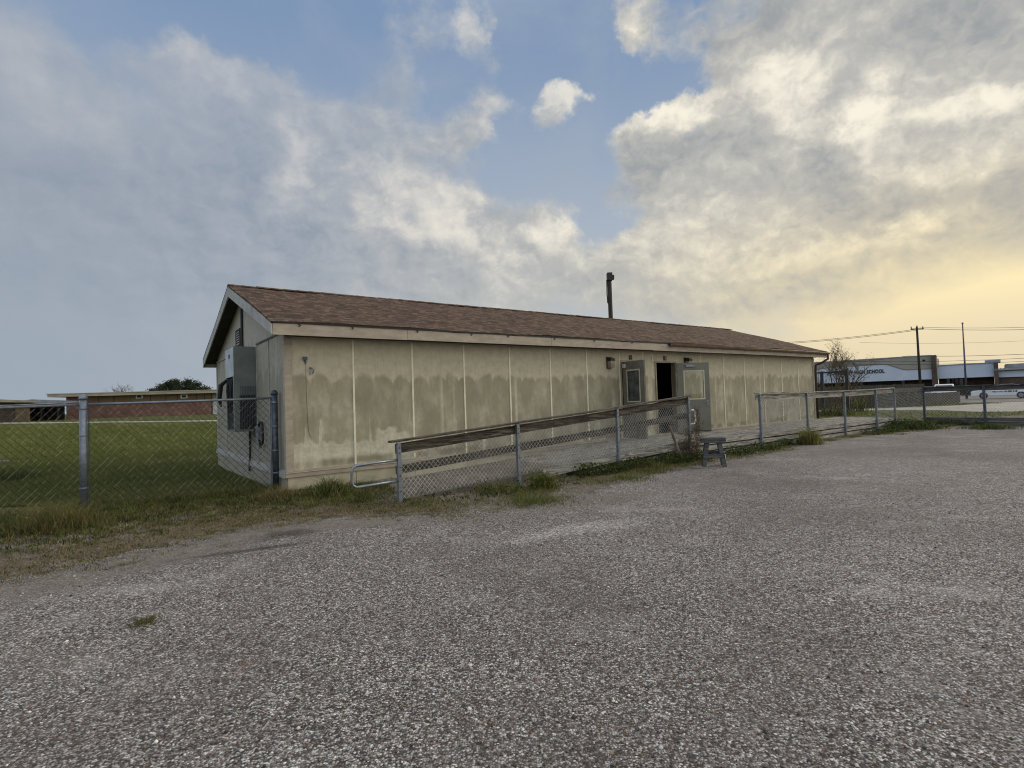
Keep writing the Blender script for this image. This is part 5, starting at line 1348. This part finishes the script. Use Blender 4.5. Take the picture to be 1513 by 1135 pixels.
    # brightness inside the cloud
    br = blobs([(100, 170, 55, 30, .45), (35, 80, 50, 40, .55), (258, 66, 26, 18, .6), (330, 108, 70, 30, .6), (480, 140, 50, 25, .3), (455, 225, 40, 35, .8), (435, 285, 40, 36, .85), (610, 265, 55, 45, .55), (680, 300, 45, 50, .6), (590, 330, 80, 40, .2), (722, 45, 34, 42, .7), (600, 50, 30, 40, .15), (730, 400, 40, 40, .45), (560, 290, 40, 60, .3),
                (850, 140, 50, 24, .95), (820, 170, 30, 20, .4), (725, 165, 55, 22, .5), (800, 345, 46, 36, .85), (945, 168, 60, 18, 1.1), (1015, 175, 24, 18, .8), (940, 60, 25, 30, .4), (1160, 105, 90, 40, .55), (1180, 130, 40, 50, .35), (1290, 175, 30, 60, .95), (1300, 150, 60, 24, .4), (1440, 250, 80, 40, .65), (1430, 155, 90, 14, .8), (1100, 310, 130, 24, .25),
                (1330, 350, 90, 16, .6), (1180, 375, 160, 24, .4), (950, 350, 50, 18, .5), (1180, 230, 20, 14, .4),
                (1370, 50, 230, 45, -.32), (1130, 40, 120, 30, -.2), (960, 235, 90, 45, -.42), (1240, 235, 50, 50, -.5), (1110, 190, 90, 40, -.15), (1390, 310, 170, 22, -.62), (1510, 340, 60, 44, -.6), (1380, 390, 90, 14, -.3), (1170, 450, 150, 14, -.35), (100, 340, 420, 110, -.2)])
    edge = n.mul(n.ss(dn, 1.1, .45), .12)
    b0 = n.add(n.mad(br, .85, n.ss(az, -.2, .3, .30, .44)), n.add(n.mul(relief, n.ss(az, -.75, -.1, .25, .85)), edge))
    warm = n.ss(az, -.55, .35); gold = n.mul(n.ss(az, .0, .65), n.ss(el, .36, .08))
    dk = n.mix(warm, sr(130, 143, 160), sr(150, 154, 157)); md = n.mix(warm, sr(158, 165, 175), sr(182, 181, 176)); lt = n.mix(warm, sr(206, 202, 198), sr(240, 233, 216))
    md = n.mix(gold, md, sr(204, 192, 162)); lt = n.mix(gold, lt, sr(255, 236, 180))
    cc = n.mix(n.ss(b0, -.35, .6), dk, md); cc = n.mix(n.ss(n.m('POWER', n.m('MAXIMUM', b0, 0.), .8), .45, 1.45), cc, lt)
    sky = n.mix(cover, clear, cc)
    # haze near the horizon, cool at left, yellow at the sun side
    hz_ = n.ss(el, .34, .02, 0., .85); hc = n.mix(n.ss(az, -.75, .1), sr(152, 163, 176), sr(186, 188, 184)); sky = n.mix(n.mul(hz_, n.ss(az, .45, .0, .4, 1.)), sky, hc)
    glow = blobs([(1580, 425, 280, 50, .8), (1470, 470, 330, 44, .5), (1300, 520, 330, 44, .45), (1540, 500, 260, 60, .4), (1400, 545, 300, 40, .4)], q=n.comb(n.mad(ws[0], .05, az), n.mad(ws[1], .04, el), 0.))
    glow = n.mul(glow, n.mad(nA, .5, 1.)); glow = n.m('MINIMUM', glow, 1.)
    sky = n.mix(glow, sky, n.mix(n.ss(el, .05, .2), sr(224, 209, 176), sr(255, 236, 186)))
    wg = blobs([(1400, 380, 360, 120, .14)]); sky = n.mix(wg, sky, sr(250, 226, 170))
    # the sky overhead and behind is brighter than the part in front
    gain = n.mad(elsewhere, 1.10, 1.10)
    n.set(bg.inputs['Color'], sky); n.set(bg.inputs['Strength'], gain)
world()
sd = bpy.data.lights.new('sun', 'SUN'); sd.energy = 1.7; sd.angle = radians(22); sd.color = (1., .86, .66)
so = bpy.data.objects.new('sun', sd); col.objects.link(so)
dv = Vector((sin(SUN_AZ)*cos(SUN_EL), cos(SUN_AZ)*cos(SUN_EL), sin(SUN_EL)))
so.rotation_euler = dv.to_track_quat('Z', 'Y').to_euler(); so.location = (30, 20, 30)

# ------------------------------------------------------------------ camera
cd = bpy.data.cameras.new('camera'); cam = bpy.data.objects.new('camera', cd); col.objects.link(cam); sc.camera = cam
cd.sensor_fit = 'HORIZONTAL'; cd.sensor_width = 36; cd.lens = 36*F/1513; cd.clip_start = .05; cd.clip_end = 9000
cr, srr, cp, sp = cos(ROLL), sin(ROLL), cos(PITCH), sin(PITCH)
X_ = Vector((cr, srr*sp, -srr*cp)); Y_ = Vector((srr, -cr*sp, cr*cp))
fw = Vector((0, cp, sp))
# image right in world: unroll((1,0)) ; image up: unroll((0,-1))
def dirv(dx, dy):
    X = dx*cr + dy*srr; Y = -dx*srr + dy*cr; a, b = X, -Y
    return Vector((a, -sp*b, cp*b))
right, up = dirv(1, 0), dirv(0, -1)
m = Matrix((right, up, -fw)).transposed().to_4x4(); m.translation = (0, 0, CAMH); cam.matrix_world = m

sc.view_settings.view_transform = 'Standard'; sc.view_settings.look = 'None'; sc.view_settings.exposure = 0; sc.view_settings.gamma = 1
sc.render.engine = 'CYCLES'; sc.cycles.filter_width = 1.1; sc.cycles.use_denoising = True; sc.cycles.max_bounces = 6; sc.cycles.transparent_max_bounces = 16
sc.cycles.sample_clamp_indirect = 4.
